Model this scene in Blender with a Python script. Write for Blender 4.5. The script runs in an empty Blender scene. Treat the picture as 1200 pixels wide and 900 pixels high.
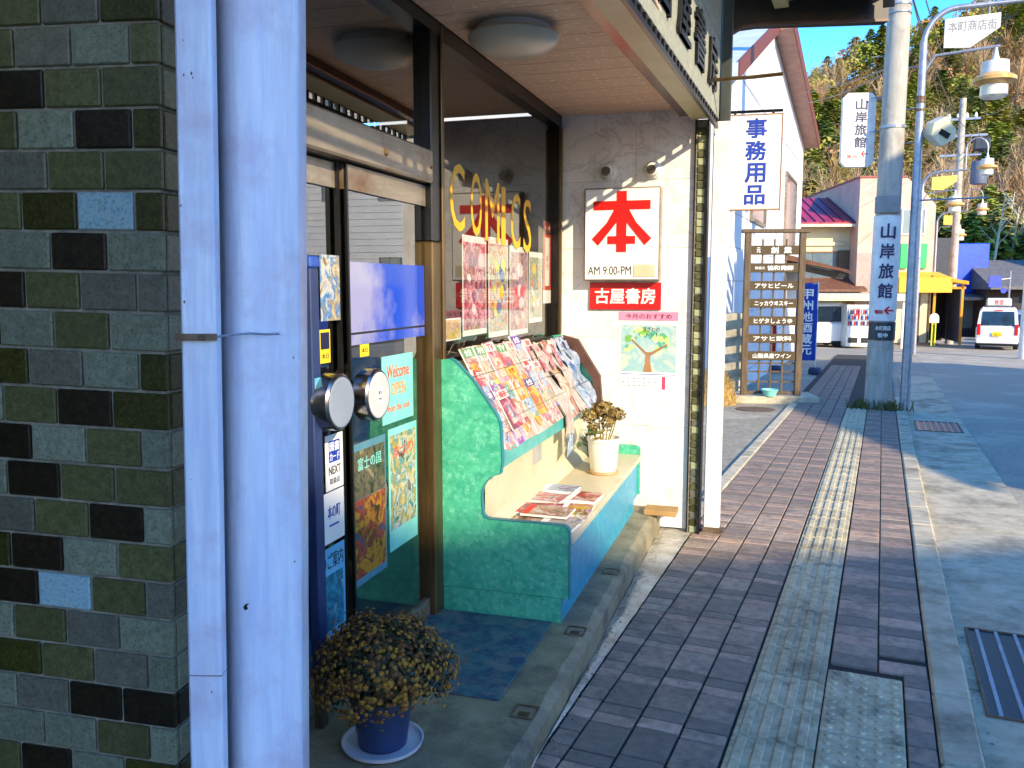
import bpy, math, random
from math import sin, cos, pi, radians, atan, tan
from mathutils import Vector, Matrix
random.seed(7)
C = bpy.context.scene.collection
sc = bpy.context.scene
# ------------------------------------------------------------------ camera
TH = radians(23.4); PT = atan(.115); H = 1.6; S = .021
cd = bpy.data.cameras.new('camera'); cam = bpy.data.objects.new('camera', cd); C.objects.link(cam)
cd.lens = 30; cd.sensor_width = 36; cd.clip_start = .05; cd.clip_end = 2000
cam.location = (0, 0, H); cam.rotation_euler = (pi/2 - PT, 0, TH)
sc.camera = cam
# ------------------------------------------------------------------ light
SUN_EL = radians(25); SUN_HEAD = radians(53)          # the light travels 53 degrees left of the street
sun_to = Vector((sin(SUN_HEAD)*cos(SUN_EL), -cos(SUN_HEAD)*cos(SUN_EL), sin(SUN_EL)))
w = bpy.data.worlds.new("World"); sc.world = w; w.use_nodes = True
nt = w.node_tree; nt.nodes.clear()
sky = nt.nodes.new('ShaderNodeTexSky'); sky.sky_type = 'NISHITA'; sky.sun_disc = False
sky.sun_elevation = SUN_EL; sky.sun_rotation = math.atan2(sun_to.x, sun_to.y)
sky.air_density = 1.0; sky.dust_density = .3; sky.ozone_density = 3.0
hs = nt.nodes.new('ShaderNodeHueSaturation'); hs.inputs['Saturation'].default_value = 1.42
bg = nt.nodes.new('ShaderNodeBackground'); bg.inputs[1].default_value = .15
wo = nt.nodes.new('ShaderNodeOutputWorld')
nt.links.new(sky.outputs[0], hs.inputs['Color']); tn = nt.nodes.new('ShaderNodeMixRGB'); tn.blend_type = 'MULTIPLY'; tn.inputs[0].default_value = 1; tn.inputs[2].default_value = (.98, .89, 1.0, 1)
nt.links.new(hs.outputs[0], tn.inputs[1]); nt.links.new(tn.outputs[0], bg.inputs[0]); nt.links.new(bg.outputs[0], wo.inputs[0])
sd = bpy.data.lights.new('sun', 'SUN'); sd.energy = 2.3; sd.angle = radians(.6); sd.color = (1, .83, .56)
so = bpy.data.objects.new('sun', sd); C.objects.link(so); so.rotation_euler = sun_to.to_track_quat('Z', 'Y').to_euler()
so.location = (10, -10, 20)
sc.view_settings.view_transform = 'Standard'; sc.view_settings.look = 'None'
sc.view_settings.exposure = 1.85; sc.view_settings.gamma = 1
try:
    sc.cycles.max_bounces = 8; sc.cycles.transparent_max_bounces = 12
except Exception: pass

# ------------------------------------------------------------------ materials
MATS = {}
def srgb(h):
    if isinstance(h, str):
        v = [int(h[i:i+2], 16)/255 for i in (0, 2, 4)]
        return tuple((c/12.92 if c <= .04045 else ((c+.055)/1.055)**2.4) for c in v)
    return h
def pm(name, col, col2=None, rough=.6, scale=8, bump=.0, bscale=None, metal=0, spec=.5, rnd=0., coat=0, lo=.35, hi=.65, emit=None, stretch=None, dirt=None, dscale=1.5):
    if name in MATS: return MATS[name]
    m = bpy.data.materials.new(name); m.use_nodes = True; MATS[name] = m
    n = m.node_tree; L = n.links; b = n.nodes['Principled BSDF']
    b.inputs['Roughness'].default_value = rough; b.inputs['Metallic'].default_value = metal
    b.inputs['Specular IOR Level'].default_value = spec
    if coat: b.inputs['Coat Weight'].default_value = coat; b.inputs['Coat Roughness'].default_value = .08
    c1 = srgb(col); c2 = srgb(col2) if col2 else tuple(x*.75 for x in c1)
    tc = n.nodes.new('ShaderNodeTexCoord'); oi = n.nodes.new('ShaderNodeObjectInfo')
    ml = n.nodes.new('ShaderNodeMath'); ml.operation = 'MULTIPLY'; ml.inputs[1].default_value = 57.0
    L.new(oi.outputs['Random'], ml.inputs[0])
    va = n.nodes.new('ShaderNodeVectorMath'); va.operation = 'ADD'
    L.new(tc.outputs['Object'], va.inputs[0]); L.new(ml.outputs[0], va.inputs[1])
    mp = n.nodes.new('ShaderNodeMapping')
    if stretch: mp.inputs['Scale'].default_value = stretch
    L.new(va.outputs[0], mp.inputs[0])
    no = n.nodes.new('ShaderNodeTexNoise'); no.inputs['Scale'].default_value = scale; no.inputs['Detail'].default_value = 7; no.inputs['Roughness'].default_value = .62
    L.new(mp.outputs[0], no.inputs['Vector'])
    cr = n.nodes.new('ShaderNodeValToRGB'); cr.color_ramp.elements[0].position = lo; cr.color_ramp.elements[1].position = hi
    cr.color_ramp.elements[0].color = (*c2, 1); cr.color_ramp.elements[1].color = (*c1, 1)
    L.new(no.outputs[0], cr.inputs[0]); out = cr.outputs[0]
    if dirt:
        n2 = n.nodes.new('ShaderNodeTexNoise'); n2.inputs['Scale'].default_value = dscale; n2.inputs['Detail'].default_value = 8; n2.inputs['Roughness'].default_value = .7
        L.new(va.outputs[0], n2.inputs['Vector'])
        r2 = n.nodes.new('ShaderNodeValToRGB'); r2.color_ramp.elements[0].position = .5; r2.color_ramp.elements[1].position = .68
        L.new(n2.outputs[0], r2.inputs[0])
        mx = n.nodes.new('ShaderNodeMixRGB'); L.new(r2.outputs[0], mx.inputs[0]); L.new(out, mx.inputs[1]); mx.inputs[2].default_value = (*srgb(dirt), 1); out = mx.outputs[0]
    if rnd:
        h = n.nodes.new('ShaderNodeHueSaturation'); mr = n.nodes.new('ShaderNodeMapRange')
        mr.inputs['To Min'].default_value = 1-rnd; mr.inputs['To Max'].default_value = 1+rnd
        L.new(oi.outputs['Random'], mr.inputs[0]); L.new(mr.outputs[0], h.inputs['Value']); L.new(out, h.inputs['Color']); out = h.outputs[0]
    L.new(out, b.inputs['Base Color'])
    if bump:
        nb = n.nodes.new('ShaderNodeTexNoise'); nb.inputs['Scale'].default_value = bscale or scale*4; nb.inputs['Detail'].default_value = 5
        L.new(mp.outputs[0], nb.inputs['Vector'])
        bp = n.nodes.new('ShaderNodeBump'); bp.inputs['Strength'].default_value = bump; bp.inputs['Distance'].default_value = .02
        L.new(nb.outputs[0], bp.inputs['Height']); L.new(bp.outputs[0], b.inputs['Normal'])
    if emit: b.inputs['Emission Color'].default_value = (*srgb(col), 1); b.inputs['Emission Strength'].default_value = emit
    return m
def printmat(name, cols, scale=9, rough=.35, dist=1.5):
    """printed paper: a jumble of flat ink colours, different on every object"""
    if name in MATS: return MATS[name]
    m = bpy.data.materials.new(name); m.use_nodes = True; MATS[name] = m
    n = m.node_tree; L = n.links; b = n.nodes['Principled BSDF']; b.inputs['Roughness'].default_value = rough
    tc = n.nodes.new('ShaderNodeTexCoord'); oi = n.nodes.new('ShaderNodeObjectInfo')
    ml = n.nodes.new('ShaderNodeMath'); ml.operation = 'MULTIPLY'; ml.inputs[1].default_value = 91.0; L.new(oi.outputs['Random'], ml.inputs[0])
    va = n.nodes.new('ShaderNodeVectorMath'); va.operation = 'ADD'; L.new(tc.outputs['Object'], va.inputs[0]); L.new(ml.outputs[0], va.inputs[1])
    no = n.nodes.new('ShaderNodeTexNoise'); no.inputs['Scale'].default_value = scale; no.inputs['Detail'].default_value = 3.5; no.inputs['Distortion'].default_value = dist; no.inputs['Roughness'].default_value = .6
    L.new(va.outputs[0], no.inputs['Vector'])
    vo = n.nodes.new('ShaderNodeTexVoronoi'); vo.inputs['Scale'].default_value = scale*1.6; L.new(va.outputs[0], vo.inputs['Vector'])
    sp = n.nodes.new('ShaderNodeSeparateColor'); L.new(vo.outputs['Color'], sp.inputs[0])
    mm = n.nodes.new('ShaderNodeMath'); mm.operation = 'MULTIPLY_ADD'; mm.inputs[1].default_value = .22; L.new(sp.outputs[0], mm.inputs[0]); L.new(no.outputs[0], mm.inputs[2])
    cr = n.nodes.new('ShaderNodeValToRGB'); e = cr.color_ramp.elements; k = len(cols)
    cr.color_ramp.interpolation = 'LINEAR'
    for i, c in enumerate(cols):
        p = .40 + .42*i/(k-1)
        el = e[i] if i < 2 else e.new(p)
        if i < 2: el.position = p
        el.color = (*[v*.62 for v in srgb(c)], 1)
    L.new(mm.outputs[0], cr.inputs[0]); L.new(cr.outputs[0], b.inputs['Base Color'])
    return m
def glassmat(name, tint=(.75, .8, .78), fac=.3, rough=.0):
    m = bpy.data.materials.new(name); m.use_nodes = True; MATS[name] = m
    n = m.node_tree; L = n.links; n.nodes.clear()
    o = n.nodes.new('ShaderNodeOutputMaterial'); mx = n.nodes.new('ShaderNodeMixShader'); g = n.nodes.new('ShaderNodeBsdfGlossy'); t = n.nodes.new('ShaderNodeBsdfTransparent')
    g.inputs['Roughness'].default_value = rough; t.inputs[0].default_value = (*tint, 1)
    lw = n.nodes.new('ShaderNodeLayerWeight'); lw.inputs[0].default_value = .5
    pw = n.nodes.new('ShaderNodeMath'); pw.operation = 'POWER'; pw.inputs[1].default_value = 4.0; L.new(lw.outputs['Facing'], pw.inputs[0])
    ma = n.nodes.new('ShaderNodeMath'); ma.operation = 'MULTIPLY_ADD'; ma.inputs[1].default_value = .9; ma.inputs[2].default_value = fac; ma.use_clamp = True
    L.new(pw.outputs[0], ma.inputs[0]); L.new(ma.outputs[0], mx.inputs[0]); L.new(t.outputs[0], mx.inputs[1]); L.new(g.outputs[0], mx.inputs[2]); L.new(mx.outputs[0], o.inputs[0])
    return m
def marblemat():
    m = pm('marble', 'EDE8E0', 'DAD5CC', rough=.22, scale=3, spec=.5)
    n = m.node_tree; L = n.links; b = n.nodes['Principled BSDF']; src = b.inputs['Base Color'].links[0].from_socket
    tc = n.nodes.new('ShaderNodeTexCoord')
    def vein(scale, width, seed):
        no = n.nodes.new('ShaderNodeTexNoise'); no.inputs['Scale'].default_value = scale; no.inputs['Detail'].default_value = 5; no.inputs['Distortion'].default_value = .5; no.inputs['Roughness'].default_value = .6
        ad = n.nodes.new('ShaderNodeVectorMath'); ad.operation = 'ADD'; ad.inputs[1].default_value = (seed, seed, seed); L.new(tc.outputs['Object'], ad.inputs[0]); L.new(ad.outputs[0], no.inputs['Vector'])
        s = n.nodes.new('ShaderNodeMath'); s.operation = 'SUBTRACT'; s.inputs[1].default_value = .5; L.new(no.outputs[0], s.inputs[0])
        a = n.nodes.new('ShaderNodeMath'); a.operation = 'ABSOLUTE'; L.new(s.outputs[0], a.inputs[0])
        r = n.nodes.new('ShaderNodeMapRange'); r.inputs['From Max'].default_value = width; r.inputs['To Min'].default_value = .42; r.inputs['To Max'].default_value = 0; L.new(a.outputs[0], r.inputs[0]); return r.outputs[0]
    for sv in (vein(1.3, .016, 0), vein(2.6, .012, 9)):
        mx = n.nodes.new('ShaderNodeMixRGB'); L.new(sv, mx.inputs[0]); L.new(src, mx.inputs[1]); mx.inputs[2].default_value = (*srgb('9FA3A0'), 1); src = mx.outputs[0]
    L.new(src, b.inputs['Base Color']); return m
def ceilmat():
    """soffit board: wood-coloured print with small pale dashes pressed into it"""
    m = pm('soffit_board', 'D8B89C', 'C8A688', rough=.55, scale=4, stretch=(1, 9, 1))
    n = m.node_tree; L = n.links; b = n.nodes['Principled BSDF']; src = b.inputs['Base Color'].links[0].from_socket
    tc = n.nodes.new('ShaderNodeTexCoord')
    br = n.nodes.new('ShaderNodeTexVoronoi'); br.inputs['Randomness'].default_value = .55; br.inputs['Scale'].default_value = 1; br.distance = 'CHEBYCHEV'
    mp = n.nodes.new('ShaderNodeMapping'); mp.inputs['Scale'].default_value = (13, 13, 1); L.new(tc.outputs['Object'], mp.inputs[0]); L.new(mp.outputs[0], br.inputs['Vector'])
    sb = n.nodes.new('ShaderNodeVectorMath'); sb.operation = 'SUBTRACT'; L.new(mp.outputs[0], sb.inputs[0]); L.new(br.outputs['Position'], sb.inputs[1])
    rt = n.nodes.new('ShaderNodeVectorRotate'); rt.rotation_type = 'Z_AXIS'
    sc_ = n.nodes.new('ShaderNodeSeparateColor'); L.new(br.outputs['Color'], sc_.inputs[0])
    st = n.nodes.new('ShaderNodeMath'); st.operation = 'GREATER_THAN'; st.inputs[1].default_value = .5; L.new(sc_.outputs[0], st.inputs[0])
    an = n.nodes.new('ShaderNodeMath'); an.operation = 'MULTIPLY_ADD'; an.inputs[1].default_value = 1.4; an.inputs[2].default_value = .25; L.new(st.outputs[0], an.inputs[0]); L.new(an.outputs[0], rt.inputs['Angle'])
    L.new(sb.outputs[0], rt.inputs['Vector'])
    sx = n.nodes.new('ShaderNodeSeparateXYZ'); L.new(rt.outputs[0], sx.inputs[0])
    def lt(sock, v):
        a = n.nodes.new('ShaderNodeMath'); a.operation = 'ABSOLUTE'; L.new(sock, a.inputs[0]); c = n.nodes.new('ShaderNodeMath'); c.operation = 'LESS_THAN'; c.inputs[1].default_value = v; L.new(a.outputs[0], c.inputs[0]); return c.outputs[0]
    mu = n.nodes.new('ShaderNodeMath'); mu.operation = 'MULTIPLY'; L.new(lt(sx.outputs[0], .2), mu.inputs[0]); L.new(lt(sx.outputs[1], .05), mu.inputs[1])
    mx = n.nodes.new('ShaderNodeMixRGB'); L.new(mu.outputs[0], mx.inputs[0]); L.new(src, mx.inputs[1]); mx.inputs[2].default_value = (*srgb('E8D8C0'), 1)
    L.new(mx.outputs[0], b.inputs['Base Color']); return m

# ------------------------------------------------------------------ mesh helpers
class MB:
    def __init__(s): s.v = []; s.f = []; s.m = []; s.mi = 0
    def add(s, vs, fs):
        o = len(s.v); s.v += [tuple(p) for p in vs]; s.f += [tuple(i+o for i in f) for f in fs]; s.m += [s.mi]*len(fs); return s
    def box(s, x0, x1, y0, y1, z0, z1):
        vs = [(x, y, z) for z in (z0, z1) for y in (y0, y1) for x in (x0, x1)]
        return s.add(vs, [(0, 2, 3, 1), (4, 5, 7, 6), (0, 1, 5, 4), (2, 6, 7, 3), (0, 4, 6, 2), (1, 3, 7, 5)])
    def bbox(s, x0, x1, y0, y1, z0, z1, b=.01):
        """box with chamfered edges"""
        b = min(b, (x1-x0)*.45, (y1-y0)*.45, (z1-z0)*.45)
        vs = []; X = (x0, x1); Y = (y0, y1); Z = (z0, z1); sg = (1, -1); idx = {}
        for i in (0, 1):
            for j in (0, 1):
                for k in (0, 1):
                    for a, t in enumerate(((0, 1, 1), (1, 0, 1), (1, 1, 0))):
                        idx[i, j, k, a] = len(vs); vs.append((X[i]+sg[i]*b*t[0], Y[j]+sg[j]*b*t[1], Z[k]+sg[k]*b*t[2]))
        fs = []
        for k in (0, 1):
            o = [(0, 0), (1, 0), (1, 1), (0, 1)]; o = o if k else o[::-1]
            fs.append(tuple(idx[i, j, k, 2] for i, j in o)); fs.append(tuple(idx[i, k, j, 1] for i, j in o[::-1])); fs.append(tuple(idx[k, i, j, 0] for i, j in o))
            for l in (0, 1):
                fs.append((idx[0, k, l, 1], idx[1, k, l, 1], idx[1, k, l, 2], idx[0, k, l, 2]))
                fs.append((idx[k, 0, l, 0], idx[k, 1, l, 0], idx[k, 1, l, 2], idx[k, 0, l, 2]))
                fs.append((idx[k, l, 0, 0], idx[k, l, 1, 0], idx[k, l, 1, 1], idx[k, l, 0, 1]))
        for i in (0, 1):
            for j in (0, 1):
                for k in (0, 1): fs.append(tuple(idx[i, j, k, a] for a in (0, 1, 2)))
        return s.add(vs, fs)
    def prism(s, poly, a0, a1, ax='y'):
        """closed polygon (two coords) extruded along ax"""
        n = len(poly); f = {'y': lambda p, a: (p[0], a, p[1]), 'x': lambda p, a: (a, p[0], p[1]), 'z': lambda p, a: (p[0], p[1], a)}[ax]
        vs = [f(p, a0) for p in poly]+[f(p, a1) for p in poly]
        return s.add(vs, [tuple(range(n))[::-1], tuple(range(n, 2*n))]+[(i, (i+1) % n, n+(i+1) % n, n+i) for i in range(n)])
    def tube(s, pts, r, n=8, cap=True, rs=None):
        pts = [Vector(p) for p in pts]; rings = []; up = None
        for i, p in enumerate(pts):
            t = (pts[min(i+1, len(pts)-1)]-pts[max(i-1, 0)]).normalized()
            if up is None: up = Vector((0, 0, 1)) if abs(t.z) < .9 else Vector((1, 0, 0))
            a = t.cross(up).normalized(); b = a.cross(t).normalized(); up = b
            q = rs[i] if rs else r
            rings.append([p+q*(cos(2*pi*k/n)*a+sin(2*pi*k/n)*b) for k in range(n)])
        vs = [q for rg in rings for q in rg]; m = len(pts)
        fs = [(i*n+k, i*n+(k+1) % n, (i+1)*n+(k+1) % n, (i+1)*n+k) for i in range(m-1) for k in range(n)]
        if cap: fs += [tuple(range(n))[::-1], tuple(range((m-1)*n, m*n))]
        return s.add(vs, fs)
    def lathe(s, prof, c=(0, 0, 0), n=24, ax='z'):
        """profile (r, h) turned round an axis"""
        vs = []
        for r, h in prof:
            for k in range(n):
                a = 2*pi*k/n; p = (r*cos(a), r*sin(a), h)
                if ax == 'x': p = (h, r*cos(a), r*sin(a))
                if ax == 'y': p = (r*cos(a), h, r*sin(a))
                vs.append((p[0]+c[0], p[1]+c[1], p[2]+c[2]))
        m = len(prof); fs = [(i*n+k, i*n+(k+1) % n, (i+1)*n+(k+1) % n, (i+1)*n+k) for i in range(m-1) for k in range(n)]
        fs += [tuple(range(n))[::-1], tuple(range((m-1)*n, m*n))]
        return s.add(vs, fs)
    def quad(s, a, b, c, d): return s.add([a, b, c, d], [(0, 1, 2, 3)])
    def ball(s, c, r, n=8, sq=1):
        pr = [(max(r*sin(pi*i/n), 1e-4), -r*sq*cos(pi*i/n)) for i in range(n+1)]
        return s.lathe(pr, c, n*2)
    def mesh(s, mats, smooth=False, name='m'):
        me = bpy.data.meshes.new(name); me.from_pydata(s.v, [], s.f)
        for m in (mats if isinstance(mats, (list, tuple)) else [mats]): me.materials.append(m)
        if max(s.m or [0]): me.polygons.foreach_set('material_index', s.m)
        me.validate()
        me.update()
        if smooth:
            me.polygons.foreach_set('use_smooth', [True]*len(me.polygons))
            try: me.set_sharp_from_angle(angle=radians(35))
            except Exception: pass
        return me
def ob(name, me, parent=None, loc=(0, 0, 0), rot=(0, 0, 0)):
    o = bpy.data.objects.new(name, me); C.objects.link(o); o.location = loc; o.rotation_euler = rot
    if parent: o.parent = parent
    return o
def part(name, mb, mats, parent, label=None, loc=(0, 0, 0), rot=(0, 0, 0), smooth=False, kind=None):
    o = ob(name, mb.mesh(mats, smooth, name), parent, loc, rot)
    if label: o['label'] = label
    if kind: o['kind'] = kind
    return o
def tag(o, label, cat, group=None):
    o['label'] = label; o['category'] = cat
    if group: o['group'] = group
    return o
def thing(name, label, cat, loc=(0, 0, 0), rz=0, group=None, rx=0):
    return tag(ob(name, None, None, loc, (rx, 0, rz)), label, cat, group)
def struct(name, mb, mats, smooth=False, loc=(0, 0, 0), rot=(0, 0, 0)):
    o = ob(name, mb.mesh(mats, smooth, name), None, loc, rot); o['kind'] = 'structure'; return o
_txt = {}
def txt(s, wd, ht, mat, parent, o, ax, ay, ex=.004, bold=.0, name='lettering'):
    """lettering fitted into wd x ht, centred on o, running along ax with up ay, as real thin geometry"""
    key = s
    if key not in _txt:
        cu = bpy.data.curves.new('t', 'FONT'); cu.body = s; cu.size = 1; cu.extrude = .5; cu.resolution_u = 3
        t = bpy.data.objects.new('t', cu); C.objects.link(t); dg = bpy.context.evaluated_depsgraph_get(); dg.update()
        me = bpy.data.meshes.new_from_object(t.evaluated_get(dg)); co = [tuple(v.co) for v in me.vertices]; fc = [tuple(p.vertices) for p in me.polygons]
        bpy.data.objects.remove(t); bpy.data.curves.remove(cu); bpy.data.meshes.remove(me)
        _txt[key] = (co, fc)
    co, fc = _txt[key]
    if not co: return None
    xs = [c[0] for c in co]; ys = [c[1] for c in co]; x0, x1, y0, y1 = min(xs), max(xs), min(ys), max(ys)
    sx = wd/max(x1-x0, 1e-3); sy = ht/max(y1-y0, 1e-3)
    if s in ('一', 'ー', '～', '~', '-'): sy = sx
    ax = Vector(ax).normalized(); ay = Vector(ay).normalized(); az = ax.cross(ay); o = Vector(o)
    mb = MB(); bd = bold*min(sx, sy)
    for k, (dx, dy) in enumerate(((0, 0),)+(((-1, -1), (1, 1), (-1, 1), (1, -1)) if bold > 0 else ())):
        mb.add([o+ax*((c[0]-(x0+x1)/2)*sx+dx*bd)+ay*((c[1]-(y0+y1)/2)*sy+dy*bd)+az*((c[2]+.5)*ex+.00006*k) for c in co], fc)
    return part(name, mb, mat, parent)
def vtxt(s, wd, ht, mat, parent, o, ax, ay, ex=.004, bold=.0):
    """characters one below another"""
    n = len(s); o = Vector(o); ay = Vector(ay).normalized(); p = ht/n
    for i, ch in enumerate(s):
        if ch != ' ': txt(ch, wd, p*.84, mat, parent, o+ay*(ht/2-p*(i+.5)), ax, ay, ex, bold)
X, Y, Z = (1, 0, 0), (0, 1, 0), (0, 0, 1); NX, NY = (-1, 0, 0), (0, -1, 0)
def gz(y): return -S*y
RG = radians(6); G0 = Vector((-1.92, 3.56, 0)); FL = .04           # shop frame: origin at the door post, local y runs along the glass
def G(x, y, z=0): return Vector((G0.x+x*cos(RG)-y*sin(RG), G0.y+x*sin(RG)+y*cos(RG), z))
RF = radians(3); F0 = G(1.1, 2.17)
def Fw(x, y, z=0): return Vector((F0.x+x*cos(RF)-y*sin(RF), F0.y+x*sin(RF)+y*cos(RF), z))
TILT = -atan(S)

# colours
M_asph = pm('asphalt', 'A59D8B', '8C8576', rough=.85, scale=30, bump=.35, bscale=120, dirt='B5AD9A', dscale=.7)
M_lot = pm('lot_asphalt', 'A29984', '7E7664', rough=.9, scale=14, bump=.4, bscale=150, dirt='B4AA94', dscale=1.2)
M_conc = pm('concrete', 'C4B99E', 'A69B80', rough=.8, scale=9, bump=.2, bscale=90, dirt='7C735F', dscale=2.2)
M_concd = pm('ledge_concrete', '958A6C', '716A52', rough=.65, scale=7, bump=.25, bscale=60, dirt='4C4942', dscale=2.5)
M_wet = pm('worn_cement', 'CFC8B4', '96907E', rough=.22, scale=5, bump=.5, bscale=25, dirt='5E584A', dscale=2.6)
M_joint = pm('paver_bed', '3E3832', '2A2622', rough=.95, scale=40)
M_pavA = pm('paver_grey', 'A8927E', '887666', rough=.8, scale=22, bump=.25, bscale=140, rnd=.2, dirt='6E6258', dscale=7)
M_pavB = pm('paver_pink', 'B89A86', 'A08470', rough=.8, scale=22, bump=.25, bscale=140, rnd=.2, dirt='6E6258', dscale=7)
M_pavC = pm('paver_dark', '887A6C', '74665A', rough=.8, scale=22, bump=.2, bscale=140, rnd=.12)
M_tact = pm('tactile_concrete', 'CABE9C', 'A89C7C', rough=.8, scale=18, bump=.25, bscale=150, rnd=.1, dirt='7E7660', dscale=6)
M_white = pm('white_paint', 'E6E4DE', 'CFCCC4', rough=.45, scale=6)
M_steelw = pm('aged_white_paint', 'DDE3EC', 'C2CCE0', rough=.38, scale=7, stretch=(5, 5, .5), bump=.1, bscale=14, dirt='C4BCCB', dscale=5)
M_dark = pm('dark_bronze', '2A231C', '1C1713', rough=.35, scale=10, metal=.6)
M_black = pm('black_frame', '141312', '0D0C0C', rough=.35, scale=10)
M_bronze = pm('worn_bronze', '7A6440', '5E4A2C', rough=.35, scale=5, metal=.7, stretch=(4, 4, .6))
M_alum = pm('old_aluminium', 'A79A88', '8B7E6C', rough=.35, scale=8, metal=.5, stretch=(1, .4, 3), dirt='7B5A38', dscale=3)
M_steel = pm('brushed_steel', 'B8B4AC', '98948C', rough=.22, scale=30, metal=1, stretch=(.2, 3, 3))
M_galv = pm('galvanised_steel', 'A8AAB0', '8D9096', rough=.4, scale=12, metal=.6)
M_rust = pm('rusty_steel', '7A6A55', '5A3D28', rough=.6, scale=15, metal=.3)
M_red = pm('red_paint', 'D8140C', 'C8100A', rough=.4, scale=4)
M_blue = pm('blue_lettering', '1238A0', '0F3090', rough=.4, scale=4)
M_ink = pm('dark_lettering', '1E1C1A', '161514', rough=.5, scale=4)
M_wlet = pm('white_lettering', 'F2EFE6', 'E6E2D8', rough=.5, scale=4)
M_yel = pm('yellow_vinyl', 'F0B400', 'E4A800', rough=.4, scale=4)
M_brown = pm('brown_paint', '4A3322', '35251A', rough=.5, scale=8)
M_wood = pm('weathered_wood', '6E5A40', '4E3E2A', rough=.75, scale=6, stretch=(6, 6, .7), bump=.2)
M_glass = glassmat('window_glass', (.93, .95, .94), .07)
M_dglass = glassmat('door_glass', (.85, .88, .86), .27)
M_teal = pm('mottled_teal_laminate', '4FB48E', '35997A', rough=.38, scale=22, dirt='74C4A4', dscale=38)
M_tealf = pm('mottled_sky_tint_laminate', '2F9CB0', '1C86AC', rough=.36, scale=16, dirt='4CB0BC', dscale=25)  # bluer copy of the teal: sky reflection and shade on the front, in colour
M_tedge = pm('teal_edge_band', '1E7F86', '176C74', rough=.4, scale=5)
M_cream = pm('cream_laminate', 'CFC4A4', 'BFB390', rough=.35, scale=3)
M_pot = pm('blue_plastic', '2C3C62', '24304F', rough=.4, scale=5)
M_soil = pm('soil', '3A2C1E', '281E14', rough=.95, scale=40)

# ------------------------------------------------------------------ ground
def sheet(x0, x1, y0, y1, dz, n=1):
    m = MB(); m.quad((x0, y0, gz(y0)+dz), (x1, y0, gz(y0)+dz), (x1, y1, gz(y1)+dz), (x0, y1, gz(y1)+dz)); return m
struct('ground', sheet(-300, 300, -60, 700, -.09), pm('earth', '6B6150', '544C3E', rough=.95, scale=.3))
struct('road', sheet(1.12, 9.0, -40, 80, -.062), M_asph)
struct('side_road', sheet(-14, 1.12, 15.6, 60, -.066), M_asph)
struct('parking_lot', sheet(-9, -1.31, 6.62, 15.6, -.03), M_lot)
g = MB()
y = -2.0
while y < 22:                                                       # gutter concrete in cast lengths
    g.box(.415, 1.115, y, y+2.985, -.16, -.040); y += 3.0
struct('gutter', g, M_conc, rot=(TILT, 0, 0))
# kerb along the road and kerb along the lot
kerb = thing('road_kerb', 'pale concrete kerb between the brick pavement and the gutter', 'kerb', (0, 0, 0), 0, rx=TILT)
ks = MB().bbox(0, .145, 0, .59, -.14, .006, .012).mesh(M_conc)
for i in range(27): ob('kerb_stone', ks, kerb, (.262+random.uniform(-.002, .002), 0.2+i*.6, random.uniform(-.002, .002)))
kl = thing('lot_kerb', 'low concrete kerb between the pavement and the gravel lot', 'kerb', (0, 0, 0), 0, rx=TILT)
ks = MB().bbox(0, .12, 0, .59, -.14, .01, .012).mesh(M_conc)
for i in range(13): ob('kerb_stone', ks, kl, (-1.315, 6.66+i*.6, random.uniform(-.002, .002)))
# pavement: every near paver its own piece, the far ones one joined part
pv = struct('pavement', MB().box(-1.31, .258, -1, 30, -.2, -.014), M_joint, rot=(TILT, 0, 0))
def edge_x(y): return -1.03-.0351*(y-2.0) if y < 6.62 else -1.195
_pm = {}
def paver(x0, x1, y0, y1, m, far):
    wx = x1-x0; wy = y1-y0
    if far is not None: far.mi = (M_pavA, M_pavB, M_pavC, M_tact).index(m); far.bbox(x0, x1, y0, y1, -.03, random.uniform(-.001, .001), .004); return
    k = (round(wx, 3), round(wy, 3), m.name)
    if k not in _pm: _pm[k] = MB().bbox(-wx/2, wx/2, -wy/2, wy/2, -.03, 0, .004).mesh(m)
    ob('paver', _pm[k], pv, ((x0+x1)/2, (y0+y1)/2, random.uniform(-.0015, .0015)), (random.uniform(-.004, .004), random.uniform(-.004, .004), random.uniform(-.004, .004)))
far = MB(); NEAR = 7.2; J = .005
cols = [-.452, -.624, -.796, -.968]
y = 1.6; q = random.Random(77)
while y < 24:
    f = None if 2.2 < y < 6.9 else far
    for c in range(3):
        yo = y+(0, .018, -.012)[c]*(1 if y < 9 else 0)
        paver(cols[c+1]+J, cols[c]-J, yo+J, yo+.222-J, q.choice((M_pavA, M_pavA, M_pavC)), f)
        paver(cols[c+1]+J, cols[c]-J, yo+.222+J*.8, yo+.303-J*.6, q.choice((M_pavB, M_pavB, M_pavB, M_pavA)), f)
        paver(cols[c+1]+J, cols[c]-J, yo+.303+J*.8, yo+.392-J, M_pavC if q.random() < .8 else M_pavA, f)
    for a, b, m in ((0, .11, M_pavA), (.11, .222, M_pavC), (.222, .303, M_pavB), (.303, .392, M_pavA)):
        ex = edge_x(y+a)
        if ex < cols[3]-.02: paver(ex+J, cols[3]-J, y+a+J*.8, y+b-J*.8, m, far if f or ex > cols[3]-.035 else None)
    y += .392
y = 1.6; k = 0
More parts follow.
